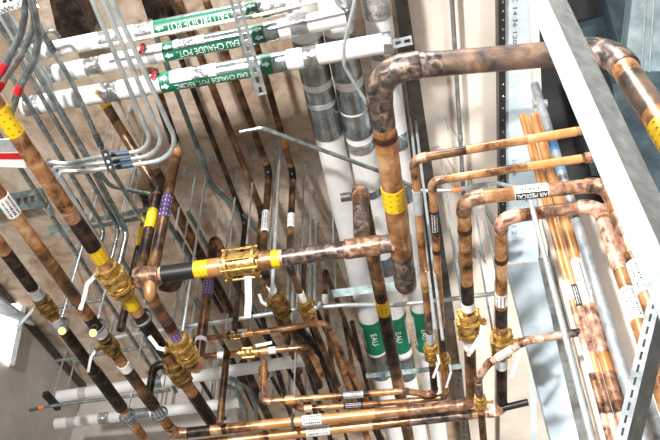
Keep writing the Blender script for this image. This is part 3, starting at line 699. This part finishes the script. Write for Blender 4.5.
bm = bmesh.new(); d_ = ray(330,220).normalized()*.03; quad_slab(bm, [PD(662,248,1.79), PD(672,248,1.79), PD(617,476,1.79), PD(607,476,1.79)], d_.normalized(), .004); T2.add('back', bm, 'steel_dark', None, False)  # dark sheet added behind the slots so they read as dark gaps
conduit('thin bright conduit slanting down right behind the big copper drop', [P(240,132,2.9), P(262,128,2.9), P(376,170,2.86), P(418,189,2.82)], 4.2, 'emt', 6, ref=2, group=None)
strut('strut_channel', 'dark slotted strut standing between the two header drops at bottom', 'strut', P(458,372,3.0), P(468,470,3.0), rad(P(462,400,3.0), 8)*2, mat='steel_dark')
# ------------------------------------------------------------------ left: large supply pipes with brass valves
LP1 = run('copper_pipe', 'wide copper pipe from upper left edge with yellow markers and big brass valve', [P(-27,70,2.3), P(216,428,2.3)], 16.5, 'copper', ref=0, r=rad(P(45,176,2.3),16.5), n=22, items=[
    ('mark',8,118,30,dict(mat='yellow')), ('cpl',71,215,14,'scorch',1.05,'heat_mark'), ('cpl',84,234,30,'copper_dark',1.06,'black_sleeve'), ('mark',96,254,12,dict(mat='yellow')),
    ('valve',117,280,dict(k=1.08, lever=[(97,274),(87,284),(85,294),(80,310)])), ('mark',129,303,12,dict(mat='yellow')), ('cpl',150,333,46,'copper_dark',1.04,'heat_mark'),
    ('valve',178,373,dict(k=.95, mat='brass_dull')), ('cpl',203,411,40,'copper_dark',1.04,'heat_mark')])
BP = P(177,150,3.2); b1 = drop(BP, 293); hb = b1.z-EYE
B2 = P(197,371,hb); e2 = drop(B2, 238)
BP1 = run('copper_pipe', 'brown copper pipe dropping with purple markers into a brass valve and rising again', [P(150,70,3.2), BP, b1, B2, e2, e2+Vector((0.03,.6,0))], 11, 'copper_brown', 1.7, 'copper', ref=1, r=rad(b1,12), items=[
    ('mark',170,209,19,dict(mat='purple', style='dots')), ('cpl',172,144,12,'copper_dark',1.1,'heat_mark'), ('cpl',169,325,4,'joint',1.12), ('mark',175,338,9,dict(mat='purple', style='dots')),
    ('valve',183,350,dict(k=1.25, lever=[(166,350),(158,348),(149,336)])), ('mark',210,290,14,dict(mat='purple', style='dots')), ('cpl',200,346,40,'copper_brown',1.03,'heat_mark'), ('cpl',202,341,4,'white',1.12,'tape')])
ml = P(139,277,2.35); tt = drop(ml, 189); ht = tt.z-EYE
run('copper_pipe', 'black pipe with yellow marker dropping into the left end of the main', [P(98,92,3.3), tt, ml + UP*.02], 10, 'copper_brown', 1.6, 'copper_dark', ref=1, items=[
    ('mark',106,103,9,dict(mat='yellow')), ('mark',153,220,16,dict(mat='yellow')), ('cpl',146,242,28,'copper_dark',1.05,'black_sleeve'), ('cpl',153,203,14,'copper_dark',1.05,'black_sleeve')])
a = P(148,205,3.1)
run('copper_pipe', 'thinner dark pipe with long yellow marker left of the black drop', [P(140,190,3.1), a, drop(a, 330)], 7, 'copper_dark', 2, 'copper_dark', ref=1, items=[('mark',143,240,18,dict(mat='yellow'))])
run('copper_pipe', 'long brown pipe passing behind the purple marked pipe and black sleeve', [P(156,172,3.3), P(262,372,3.3)], 10.5, 'copper_brown', ref=0, r=rad(P(190,240,3.3),10.5))
run('copper_pipe', 'short black elbow hanging just below the black sleeve of the main', [P(160,283,2.5), P(174,287,2.5), P(174,287,2.5)+UP*.08], 13, 'copper_dark', 1.2, 'copper_dark', ref=1)
q = P(148,399,2.2); t2 = drop(q, 366); hh = t2.z-EYE
run('copper_pipe', 'small hooked copper branch rising from the left header tee', [q, t2, P(178,363,hh)], 8, 'copper_dark', 1.8, 'copper_dark', ref=0)
def disc_tag(label, u, v, h, w):
    p = P(u, v, h); bm = bmesh.new(); r = rad(p, w); n = (CAM-p).normalized(); lathe(bm, p, n, [(-.0015,r),(.0015,r)], 18)
    t = Thing('valve_tag', label, 'tag', p, 'round valve tags'); t.add('disc', bm, 'tag')
    bm = bmesh.new(); s = p+UP*r*.8; c = s+UP*r*.9
    sweep(bm, [c + (UP*math.sin(k*math.pi/6) + Vector((math.cos(k*math.pi/6),0,0)))*r*.9 for k in range(13)], r*.1, 6); t.add('ring', bm, 'steel_dark')
disc_tag('round pale tag hanging below the leftmost dull brass valve', 62, 331, 2.12, 8)
disc_tag('round pale tag hanging above the second dull brass valve', 93, 333, 2.12, 8)
# ------------------------------------------------------------------ brown pipes under the ceiling, centre
HC = 3.38
GB = 'thin brown pipes under the ceiling'
conduit('grey conduit with coupling bending right among the brown ceiling pipes', [P(150,20,HC), P(212,186,HC), P(246,217,HC), P(262,236,HC)], 5, 'emt_green', 12, cpl=[(198,153,8)], group=None, ref=1)
def bend_run(label, top, bend, v2, end, w, mat='copper_brown', items=(), h=HC, grp=GB):
    b = P(*bend, h); d = drop(b, v2); pts = [P(*top, h), b, d]
    if end: pts.append(P(*end, d.z-EYE))
    return run('copper_pipe', label, pts, w, mat, 2.4, 'copper_dark', grp, ref=1, items=items, n=12)
bend_run('thinnest brown ceiling pipe, nearest the bending grey conduit', (158,0), (245,222), 330, None, 5, 'copper_dark')
bend_run('second brown ceiling pipe right of the bending grey conduit', (178,0), (262,212), 268, (300,372), 6.5)
bend_run('third brown ceiling pipe with white marker ending in a brass valve', (206,0), (269,172), 268, (312,372), 7, items=[('mark',267,222,18,dict(mat='white', style='print')), ('valve',278,305,dict(k=1.5, mat='brass_dull', lever=[(268,306),(262,302),(259,294)])), ('cpl',272,288,5,'white',1.15,'tape')])
bend_run('rightmost brown ceiling pipe with white marker and small brass valve', (252,30), (293,174), 266, (338,385), 6.5, 'copper_brown', items=[('cpl',285,141,8,'copper_bright',1.15), ('mark',293,222,13,dict(mat='white', style='print')), ('cpl',300,296,9,'white',1.15,'tape'), ('valve',303,311,dict(k=1.4, mat='brass', lever=[(312,310),(317,308),(320,302)]))])
b = P(304,262,3.1)
run('copper_pipe', 'black upright pipe right of the small brass valve pipe', [b, drop(b, 306), P(340,400,drop(b,306).z-EYE)], 5, 'copper_dark', 2, 'copper_dark', ref=0)
b = P(325,270,3.15); d = drop(b, 300); 
run('copper_pipe', 'brown hooked pipe with white band behind the white crossing conduit', [P(336,402,d.z-EYE), d, b, P(360,360,3.15)], 5.5, 'copper_brown', 1.8, 'copper_dark', ref=1, items=[('cpl',325,299,6,'white',1.15,'tape')])
lows = [((327,325),(358,412),8.5,'copper','brown pipe running down right behind the small copper lines'), ((344,320),(360,408),4.5,'copper_brown','slim brown pipe with white band left of dark slim pipe'), ((352,322),(374,412),5,'copper_dark','slim dark pipe left of the green marked white pipe'),
    ((316,345),(338,412),3.5,'copper_dark','thin dark pipe between two dark open pipe ends'), ((243,362),(266,412),8.5,'copper_dark','dark pipe leaving the yellow brass joint above the header'), ((262,318),(290,412),6,'copper_dark','dark pipe behind the lever valves, left of three'), ((283,322),(308,412),6,'copper_dark','dark pipe behind the lever valves, middle of three'), ((296,330),(322,412),6,'copper_dark','dark pipe behind the lever valves, right of three')]
for (a, b, w, m, lb) in lows:
    b = (b[0]+(b[0]-a[0])*(455-b[1])/(b[1]-a[1]), 455); run('copper_pipe', lb, [P(*a,3.0), P(*b,3.0)], w, m, ref=0, n=10, group='dark pipes above the bottom header')
for a, b, lb in (((304,345),(319,386),'open ended black pipe stub left of two above the header'), ((300,330),(328,362),'open ended black pipe stub right of two above the header')):
    run('copper_pipe', lb, [P(*a,2.75), P(*b,2.75)], 9, 'copper_dark', ref=0, n=14)
# laterals with lever valves
HD = 2.62
run('copper_pipe', 'upper thin copper cross pipe with white lever valve', [P(194,340,HD), P(268,331,HD), P(326,322,HD), P(366,400,HD)], 5.5, 'copper', 4, 'copper', ref=1, items=[('cpl',203,341,8,'white',1.2,'tape'), ('cpl',186,344,12,'copper_brown',1.2), ('valve',236,335,dict(k=1.1, mat='brass_dull', lever=[(236,331),(247,329.5),(231,331.5)], lw=1.6)), ('cpl',243,334,7,'white',1.2,'tape'), ('cpl',250,333,6,'copper_bright',1.3)])
run('copper_pipe', 'lower thin copper cross pipe with white lever valve', [P(200,357,HD), P(264,351,HD), P(308,347,HD), P(322,376,HD)], 6.5, 'copper', 2.5, 'copper_brown', ref=1, items=[('cpl',222,356,6,'white',1.15,'tape'), ('cpl',228,355,7,'copper_bright',1.2), ('valve',248,353,dict(k=1.15, mat='brass', lever=[(255,346),(272,342.5),(256,346)], lw=1.6)), ('cpl',264,351,6,'copper_bright',1.25), ('cpl',271,350.5,7,'white',1.2,'tape')])
b = P(227,352,HD)
run('copper_pipe', 'brown upright pipe between lower cross pipe and header', [b, drop(b, 424)], 7, 'copper_brown', ref=0)
b = P(259,372,2.4)
bm = bmesh.new(); p = P(264,372,2.5); t = (P(270,385,2.5)-p).normalized(); r = .014
T = Thing('brass_valve', 'small dull brass valve above the left end of small copper lines', 'valve', p)
lathe(bm, p, t, [(a*r, c*r) for a, c in ((-2.7,1.2),(-2.7,1.4),(-1.9,1.4),(-1.4,1.1),(-1.3,1.8),(-.5,1.6),(.5,1.6),(1.3,1.8),(1.4,1.1),(1.9,1.4),(2.7,1.4),(2.7,1.2))], 8); T.add('body', bm, 'brass_dull')
bm = bmesh.new(); lathe(bm, p, UP, [(0,r),(r*3,r),(r*3.1,r*.4)], 10); T.add('stem', bm, 'brass_dull')
# insulated pipes low at the left
insulated('upper white insulated pipe leaving the grey wall at lower left', P(58,397,2.9), P(318,358,2.95), 12, [((80,394),(88,393),'band_grey',1.03,'tape'),((150,383),(163,381),J,1.03,'tape')], 'low white pipes at the left wall', ref=P(100,392,2.9))
insulated('lower white insulated pipe leaving the grey wall at lower left', P(56,424,2.9), P(240,402,2.9), 11, [((68,422),(76,421),'band_grey',1.03,'tape'),((100,418),(110,417),'foil',1.04,'tape'),((125,415),(150,412),J,1.03,'tape')], 'low white pipes at the left wall', ref=P(100,418,2.9))
# ------------------------------------------------------------------ conduits
HE = 2.55
for (pts, w, lb) in (
    ([(84,-20),(155,150),(109,155),(66,164),(43,161),(104,262)], 4.6, 'innermost of three bright conduits curving from top into a sideways sweep'),
    ([(97,-16),(168,153),(112,162),(70,166),(50,166),(112,268)], 4.6, 'middle of three bright conduits curving from top into a sideways sweep'),
    ([(104,-17),(184,158),(116,167),(78,172),(56,170),(120,276)], 5, 'outermost of three bright conduits curving from top into a sideways sweep')):
    q = [P(*p, HE) for p in pts]
    conduit(lb, q, w, 'emt_white', 13, ref=1, group='bright curving conduits', tape=[(pts[2][0]+10, pts[2][1]-2, 15, 'navyprint', 'dark blue tape with white marks')])
strut('conduit_clamp', 'dark clamp strip across the three bright sideways conduits', 'clamp', P(104,150,2.5), P(112,172,2.5), .03, mat='grime', pitch=.03)
HF = 2.75
GE = 'grey conduits running under the left ceiling'
def droppy(pts, v2, h=HF):
    q = [P(*p, h) for p in pts]; q.append(drop(q[-1], v2)); return q
conduit('thick grey conduit sloping from upper left past the white sideways conduits', droppy([(-6,-4),(46,88),(84,152),(119,219),(127,232)], 272), 7, 'emt', 7, ref=1, group=GE, cpl=[(92,168,8)])
conduit('grey conduit running left of the thick sloping conduit', droppy([(-12,5),(38,88),(77,154),(112,217),(119,229)], 268), 5, 'emt', 8, ref=1, group=GE)
conduit('grey conduit bending down behind the yellow taped copper pipe', droppy([(2,60),(24,96),(62,158),(97,217),(104,230)], 262), 5.5, 'emt', 8, ref=1, group=GE)
conduit('grey conduit with dark blue coupling beside the wide copper pipe', [P(48,160,HF), P(60,176,HF), P(88,222,HF), P(112,262,HF)], 5, 'emt', 8, ref=1, group=GE, cpl=[(78,206,12)], cmat='navyprint')
conduit('lone grey conduit left of the wide copper pipe under the red striped sign', [P(-6,128,2.7), P(24,176,2.7), P(58,228,2.7), P(104,299,2.7), P(158,378,2.7)], 5, 'emt', 8, ref=1, group=GE, cpl=[(47,212,8)])
conduit('grey conduit crossing all three white water pipes at upper left', [P(28,0,2.68), P(40,28,2.68), P(74,86,2.68), P(112,171,2.68), P(150,232,2.68)], 5.5, 'emt', 8, ref=1, group=GE, cpl=[(49,45,8),(101,138,10)], cmat='grime')
conduit('grey conduit curving right below the dark blue taped conduits', [P(92,158,2.85), P(101,174,2.85), P(110,186,2.85), P(150,194,2.85)], 4.5, 'emt_green', 5, ref=1, group=GE)
HG = 2.32
GS = 'large S bent conduits in the top left corner'
for (pts, tape, w, lb) in (
    ([(24,-22),(34,10),(39,38),(34,62),(20,86),(6,128)], (19.5,88,6,'red','red tape'), 8, 'right one of three fat S bent conduits with red tape'),
    ([(22,-14),(25,14),(21,34),(8,60),(-14,98)], (4,67,6,'red','red tape'), 7.5, 'left one of three fat S bent conduits with red tape'),
    ([(35,6),(33,30),(22,54),(4,80),(-10,104)], (1,86,6,'red','red tape'), 7, 'middle one of three fat S bent conduits with red tape')):
    conduit(lb, [P(*p, HG + (.06 if 'middle' in lb else 0)) for p in pts], w, 'emt', 9, ref=2, group=GS, tape=[tape])
conduit('bright conduit crossing behind the S bends in the corner', [P(-8,2,2.9), P(22,52,2.9), P(60,112,2.9)], 5, 'emt_white', 7, ref=1, group=GE)
conduit('second bright conduit crossing behind the S bends in the corner', [P(2,2,2.9), P(30,48,2.9), P(52,84,2.9)], 5, 'emt_white', 7, ref=1, group=GE)
conduit('thin grey conduit leaving the left end of the cold water pipe', [P(30,42,2.85), P(52,29,2.85), P(60,38,2.85)], 4, 'emt', 5, ref=1, group=GE)
conduit('low curved grey conduit left of two seen above the header', [P(222,384,2.85), P(236,390,2.85), P(246,412,2.85), P(247,428,2.85)], 4.5, 'emt_green', 6, ref=1, group='curved conduits above the header')
conduit('low curved grey conduit right of two seen above the header', [P(230,378,2.85), P(248,388,2.85), P(256,408,2.85), P(256,428,2.85)], 4.5, 'emt_green', 6, ref=1, group='curved conduits above the header')
# cross conduits and struts
conduit('bright conduit crossing the whole centre below the check valve', [P(112,338,2.84), P(186,327,2.84), P(300,309,2.84), P(345,305,2.84), P(395,305,2.84), P(444,300,2.84), P(498,293,2.84)], 4.6, 'emt_white', 20, ref=2, group=None, cpl=[(186,327,16)])
conduit('thin conduit crossing the lower left behind the big valve', [P(56,361,2.8), P(121,351,2.8), P(172,343,2.8)], 3.6, 'emt', 8, ref=1, group=None)
conduit('thin conduit crossing far left beside the leftmost brass valve', [P(52,308,2.85), P(102,300,2.85)], 3.6, 'emt', 8, ref=1, group=None)
conduit('thin conduit ending in an orange tip at the grey lower left wall', [P(30,410,2.62), P(49,406,2.62), P(132,396,2.62), P(170,390,2.62)], 3.4, 'emt', 8, ref=1, group=None, tape=[(41,408,4,'orange','orange tip'),(33,409.5,9,'grime','dark end')])
bm = bmesh.new(); p = P(52,401,2.68); box(bm, p, dW, dW.cross(UP), UP, .16, .035, .035, .004); single('hanger_clamp', 'dark clamp where the orange tipped conduit hangs at lower left', 'clamp', bm, 'black', p)
strut('strut_channel', 'grey strut crossing behind the dark tee pipe, upper of two', 'strut', P(330,294,2.98), P(412,284,2.98), rad(P(392,287,2.98),8)*2, slots=False, mat='emt_green')
strut('strut_channel', 'grey strut crossing the white pipes above the small copper lines', 'strut', P(366,376,2.95), P(462,366,2.95), rad(P(392,372,2.95),5)*2, slots=False, mat='emt_green')
strut('strut_channel', 'upper rail of the paired struts under the left conduits', 'strut', P(47,229,2.86), P(156,208,2.86), rad(P(92,220,2.86),5)*2, slots=False, mat='emt_green', group=None)
strut('strut_channel', 'lower rail of the paired struts under the left conduits', 'strut', P(50,235,2.86), P(158,215,2.86), rad(P(92,227,2.86),4)*2, slots=False, mat='emt_green')
strut('cable_tray', 'perforated grey steel tray fixed to the ceiling at far left', 'tray', P(-12,207,3.565), P(44,197,3.565), rad(P(20,200,3.565),19)*2, dep=.03, mat='emt_green', pitch=.045)
# signs
def sign(label, px, h, th=.004):
    q = [P(u, v, h) for u, v in px]; T = Thing('paper_sign', label, 'sign', q[0]); bm = bmesh.new(); quad_slab(bm, q, UP, th); T.add('sheet', bm, 'white', None, False); return T, q
def on_quad(q, uv, off=.002): 
    a, b, c, d = q
    return [(a.lerp(b,x)).lerp(d.lerp(c,x), y) - UP*off for x, y in uv]
T, q = sign('white paper sign with handwriting in the top left corner', [(-14,-4),(24,-12),(21,7),(-14,20)], 2.24)
def quad_text(T, q, txt, x0, x1, y0, y1, mat):
    vs, fs, w, hh = text_polys(txt); bm = bmesh.new()
    pts = on_quad(q, [(x0+(x1-x0)*(vx/w+.5), y0+(y1-y0)*(.5-vy/hh)) for vx, vy in vs])
    n = [bm.verts.new(p) for p in pts]
    for f in fs: bm.faces.new([n[i] for i in f])
    T.add('lettering', bm, mat, None, False)
quad_text(T, q, 'robbv S', .3, .95, .62, .95, 'blackprint')
bm = bmesh.new()
for x in (.45, .62): 
    p = on_quad(q, [(x,.35),(x+.1,.33),(x+.11,.46),(x+.01,.48)]); bm.faces.new([bm.verts.new(v) for v in p])
T.add('mark', bm, 'blackprint', None, False)['kind'] = 'stuff'
T, q = sign('white sign with a red stripe behind the wide copper pipe', [(-20,140),(22,139),(26,168),(-20,166)], 2.45)
bm = bmesh.new(); bm.faces.new([bm.verts.new(v) for v in on_quad(q, [(0,.5),(1,.46),(1,.68),(0,.72)])]); T.add('stripe', bm, 'red', None, False)
bm = bmesh.new(); bm.faces.new([bm.verts.new(v) for v in on_quad(q, [(0,0),(1,0),(1,.4),(0,.44)])]); T.add('picture', bm, 'silver', None, False)
m, nt, b_ = base_mat('daylight pane'); b_.inputs['Emission Color'].default_value = (1,.98,.95,1); b_.inputs['Emission Strength'].default_value = 1.6; MAT['glowing'] = m
# white panel on the left wall, its brightness added as glow
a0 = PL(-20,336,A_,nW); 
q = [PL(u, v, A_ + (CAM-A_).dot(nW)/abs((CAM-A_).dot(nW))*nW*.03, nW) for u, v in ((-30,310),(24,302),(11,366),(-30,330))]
T = Thing('glow_panel_1', '', '', q[0])
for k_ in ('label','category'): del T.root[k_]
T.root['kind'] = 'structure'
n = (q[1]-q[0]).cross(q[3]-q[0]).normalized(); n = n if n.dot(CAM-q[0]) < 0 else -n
bm = bmesh.new(); quad_slab(bm, q, n, .02); T.add('pane', bm, 'glowing', None, False)
bm = bmesh.new(); ribbon(bm, [q[1]-n*.005, q[2]-n*.005], .035, .02); T.add('panel_rim', bm, 'silver', None, False)
bm = bmesh.new(); box(bm, A_.lerp(B_,-.1) - UP*.04 , dW, dW.cross(UP), UP, 3.2, .05, .05); single('steel_angle', 'dark steel angle along the top of the grey left wall', 'angle', bm, 'steel_dark', A_)
# ------------------------------------------------------------------ hanger rods
RODS = [(117,97,146,1.4,'left of two thin rods behind the lower white water pipe'), (130,108,152,1.4,'right of two thin rods behind the lower white water pipe'),
 (94,188,232,1.4,'thin rod above the left strut pair near the dark blue coupling'), (73,178,192,1.3,'short thin rod beside the dark blue coupling'), (78,246,285,1.4,'thin rod between the lone conduit and the wide copper pipe'),
 (133,168,275,1.6,'thin rod just left of the black drop with yellow marker'), (140,172,262,1.4,'thin rod passing the strut pair right end'), (160,158,292,1.8,'bright rod in front of the black drop with yellow marker'),
 (186,171,244,1.6,'rod just right of the upper purple marker'), (198,160,250,1.4,'rod starting below the bending grey conduit coupling'), (209,158,332,2.0,'long rod from the ceiling to the bright crossing conduit'),
 (221,190,258,1.5,'rod beside the black elbow top'), (229,222,262,1.4,'short rod just above the check valve left flange'), (238,170,246,1.4,'rod between the two thinnest brown ceiling pipes'), (255,156,244,1.5,'rod left of the white marker on the third ceiling pipe'),
 (281,138,296,2.6,'thick bright rod between the two white markers'), (276,150,264,1.4,'thin rod beside the thick bright rod'), (304,166,262,1.7,'long rod above the right end of the check valve'), (311,191,250,1.5,'rod right of the long check valve rod'), (333,211,244,1.3,'thin rod left of the dark tee riser'), (316,222,250,1.3,'faint short rod above the scorched main'),
 (406,84,330,2.0,'left of two bright rods right of the big copper drop'), (411,86,340,2.0,'right of two bright rods right of the big copper drop'), (435,118,300,1.5,'fine rod left of the AIR MEDICAL pipe elbow'), (446,200,330,1.4,'fine rod just left of the upper brass valve'), (464,150,262,1.4,'fine rod crossing the AIR MEDICAL pipe'), (473,222,330,1.5,'fine rod between the two big right hand valves'), (478,180,345,1.5,'fine bright rod right of the AIR MEDICAL drop'), (441,90,130,1.2,'faint rod against the cream ceiling board'),
 (180,272,328,2.4,'thick rod below the black elbow of the main'), (186,282,340,1.5,'thin rod right of the thick rod under the black elbow'), (199,276,348,2.2,'rod left of the lower purple marker'), (207,276,330,1.6,'rod touching the lower purple marker'), (232,274,340,1.6,'rod below the left flange of the check valve'), (255,272,336,1.8,'rod right of the hanging white lever handle'),
 (269,266,326,2.2,'rod left of the dull brass valve'), (289,262,335,2.2,'rod between the two centre brass valves'), (294,262,345,2.6,'grey green rod right of the dull brass valve'), (310,262,350,3.0,'thick grey green rod right of the small brass valve'), (315,262,352,2.0,'thin rod beside the thick grey green rod'), (335,264,345,1.6,'rod behind the white crossing conduit near the hooked pipe'), (349,268,300,1.3,'thin rod left of the dark tee pipe'),
 (275,350,395,2.0,'low rod left of the copper tee riser'), (291,338,398,2.4,'bright rod standing on the left copper tee'), (307,338,408,2.2,'bright rod standing on the right copper tee'), (284,345,404,1.3,'faint low rod between two bright rods'), (233,352,416,2.0,'low rod right of the brown upright pipe'), (215,362,420,1.8,'low rod left of the brown upright pipe'), (207,350,402,1.8,'low rod farthest left above the header'), (219,350,410,1.6,'low thin rod behind the brown upright pipe'), (238,358,400,1.4,'faint low rod above the curved conduits'),
 (66,350,398,1.3,'left of two rods carrying the orange tipped conduit'), (75,360,402,1.3,'right of two rods carrying the orange tipped conduit'), (75,262,318,1.4,'thin rod beside the leftmost brass valve'), (101,305,360,1.5,'thin rod near the second pale tag'), (121,300,350,1.5,'thin rod below the big left brass valve'), (113,318,352,1.4,'faint rod below the big left brass valve'), (164,352,408,2.4,'thick grey rod beside the hooked copper branch'), (160,360,412,1.5,'thin grey rod beside the hooked copper branch')]
for (u, v, v2, w, ph) in RODS: rod('thin steel rod, ' + ph if len(ph.split()) < 12 else ph, u, v, v2, w, mat='emt_white')

hq('beam', 'dark brown beam across the ceiling at the very top left', 'beam', [(40,-40),(62,-40),(92,36),(60,46)], 3.45, .12, 'copper_dark')
hq('beam', 'second dark brown beam over the cold water pipe at top', 'beam', [(128,-40),(150,-40),(180,22),(150,26)], 3.45, .12, 'copper_dark')
hq('steel_bracket', 'flat steel bracket above the glowing panel at far left', 'bracket', [(-10,292),(26,318),(34,326),(-6,312)], 3.3, .02, 'steel')

# ------------------------------------------------------------------ more pipework deep among the brown pipes
for (a, b, w, lb) in (((205,262),(244,336),5,'dark pipe behind the left flange of the check valve'), ((226,258),(266,338),4.5,'dark pipe passing behind the hanging white lever handle'), ((176,232),(222,312),5,'dark pipe behind the lower purple marker'),
    ((246,300),(284,362),5,'dark pipe under the left centre brass valve'), ((312,302),(346,372),5,'dark pipe behind the small brass centre valve'), ((196,300),(240,372),4.5,'dark pipe below the lower purple marker'), ((330,330),(366,404),3.5,'thinnest dark pipe left of the green marked white pipes'), ((150,300),(204,386),4.5,'dark pipe behind the purple banded brass valve'), ((272,378),(290,412),4,'short dark pipe beneath the copper tee risers'), ((232,362),(256,412),4.5,'dark pipe above the curved grey conduits')):
    if b[1] > 358: b = (b[0]+(b[0]-a[0])*(455-b[1])/(b[1]-a[1]), 455)
    run('copper_pipe', lb, [P(*a,3.25), P(*b,3.25)], w, 'copper_dark', ref=0, n=10, group='dark pipes deep under the ceiling')
for (a, b, w, lb) in (((168,222),(196,268),5,'grey green conduit right of the black drop pipe'), ((188,212),(216,262),4.5,'grey green conduit above the black sleeve of the main'), ((196,298),(222,344),4,'grey green conduit below the black sleeve of the main'), ((240,282),(262,324),4,'grey green conduit left of the dull centre valve'), ((120,256),(160,322),4,'grey green conduit beside the big left brass valve'), ((140,330),(176,392),4,'grey green conduit behind the hooked copper branch')):
    conduit(lb, [P(*a,3.05), P(*b,3.05)], w, 'emt_green', 6, group='grey green conduits in the centre')
def hanger(label, T, u, v, k=1.5):
    i = T.path.near(u, v); c = T.path.p[i]; t = T.path.tan(i); R = T.r*k; H = Thing('pipe_hanger', label, 'hanger', c, 'ring hangers')
    s, n = ortho(t); bm = bmesh.new()
    sweep(bm, [c + (s*math.cos(a*math.pi/12)+n*math.sin(a*math.pi/12))*R for a in range(25)], R*.16, 8, caps=False); H.add('ring', bm, 'grime')
    bm = bmesh.new(); top = Vector((c.x, c.y, zc+.01)); sweep(bm, [c + UP*R, top], .004, 8); H.add('rod', bm, 'emt_white')
for T, u, v, lb in ((R8,60,326,'ring hanger just below the leftmost brass valve'), (R7,96,326,'ring hanger just above the second brass valve'), (R7,160,414,'ring hanger near the left end of the header'), (R8,130,414,'ring hanger lowest at the left'), (LP1,140,319,'ring hanger below the big left brass valve'), (R7,292,421,'ring hanger on the header left of its white markers')):
    hanger(lb, T, u, v)
# ------------------------------------------------------------------ light
w = bpy.data.worlds.new('world'); S.world = w; w.use_nodes = True
bg = w.node_tree.nodes['Background']; bg.inputs[0].default_value = (.93,.96,1,1); bg.inputs[1].default_value = WORLD
def area(name, loc, target, size, power, col=(1,1,1), sy=None, spread=180):
    l = bpy.data.lights.new(name, 'AREA'); l.energy = power; l.size = size; l.color = col; l.spread = math.radians(spread)
    if sy: l.shape = 'RECTANGLE'; l.size_y = sy
    o = bpy.data.objects.new(name, l); COL.objects.link(o); o.location = loc
    o.rotation_euler = (Vector(target)-Vector(loc)).to_track_quat('-Z','Y').to_euler()
for a in LIGHTS: area(*a)
v = S.view_settings; v.view_transform = 'Standard'; v.look = 'None'; v.gamma = 1; v.exposure = EXPO; v.use_curve_mapping = False
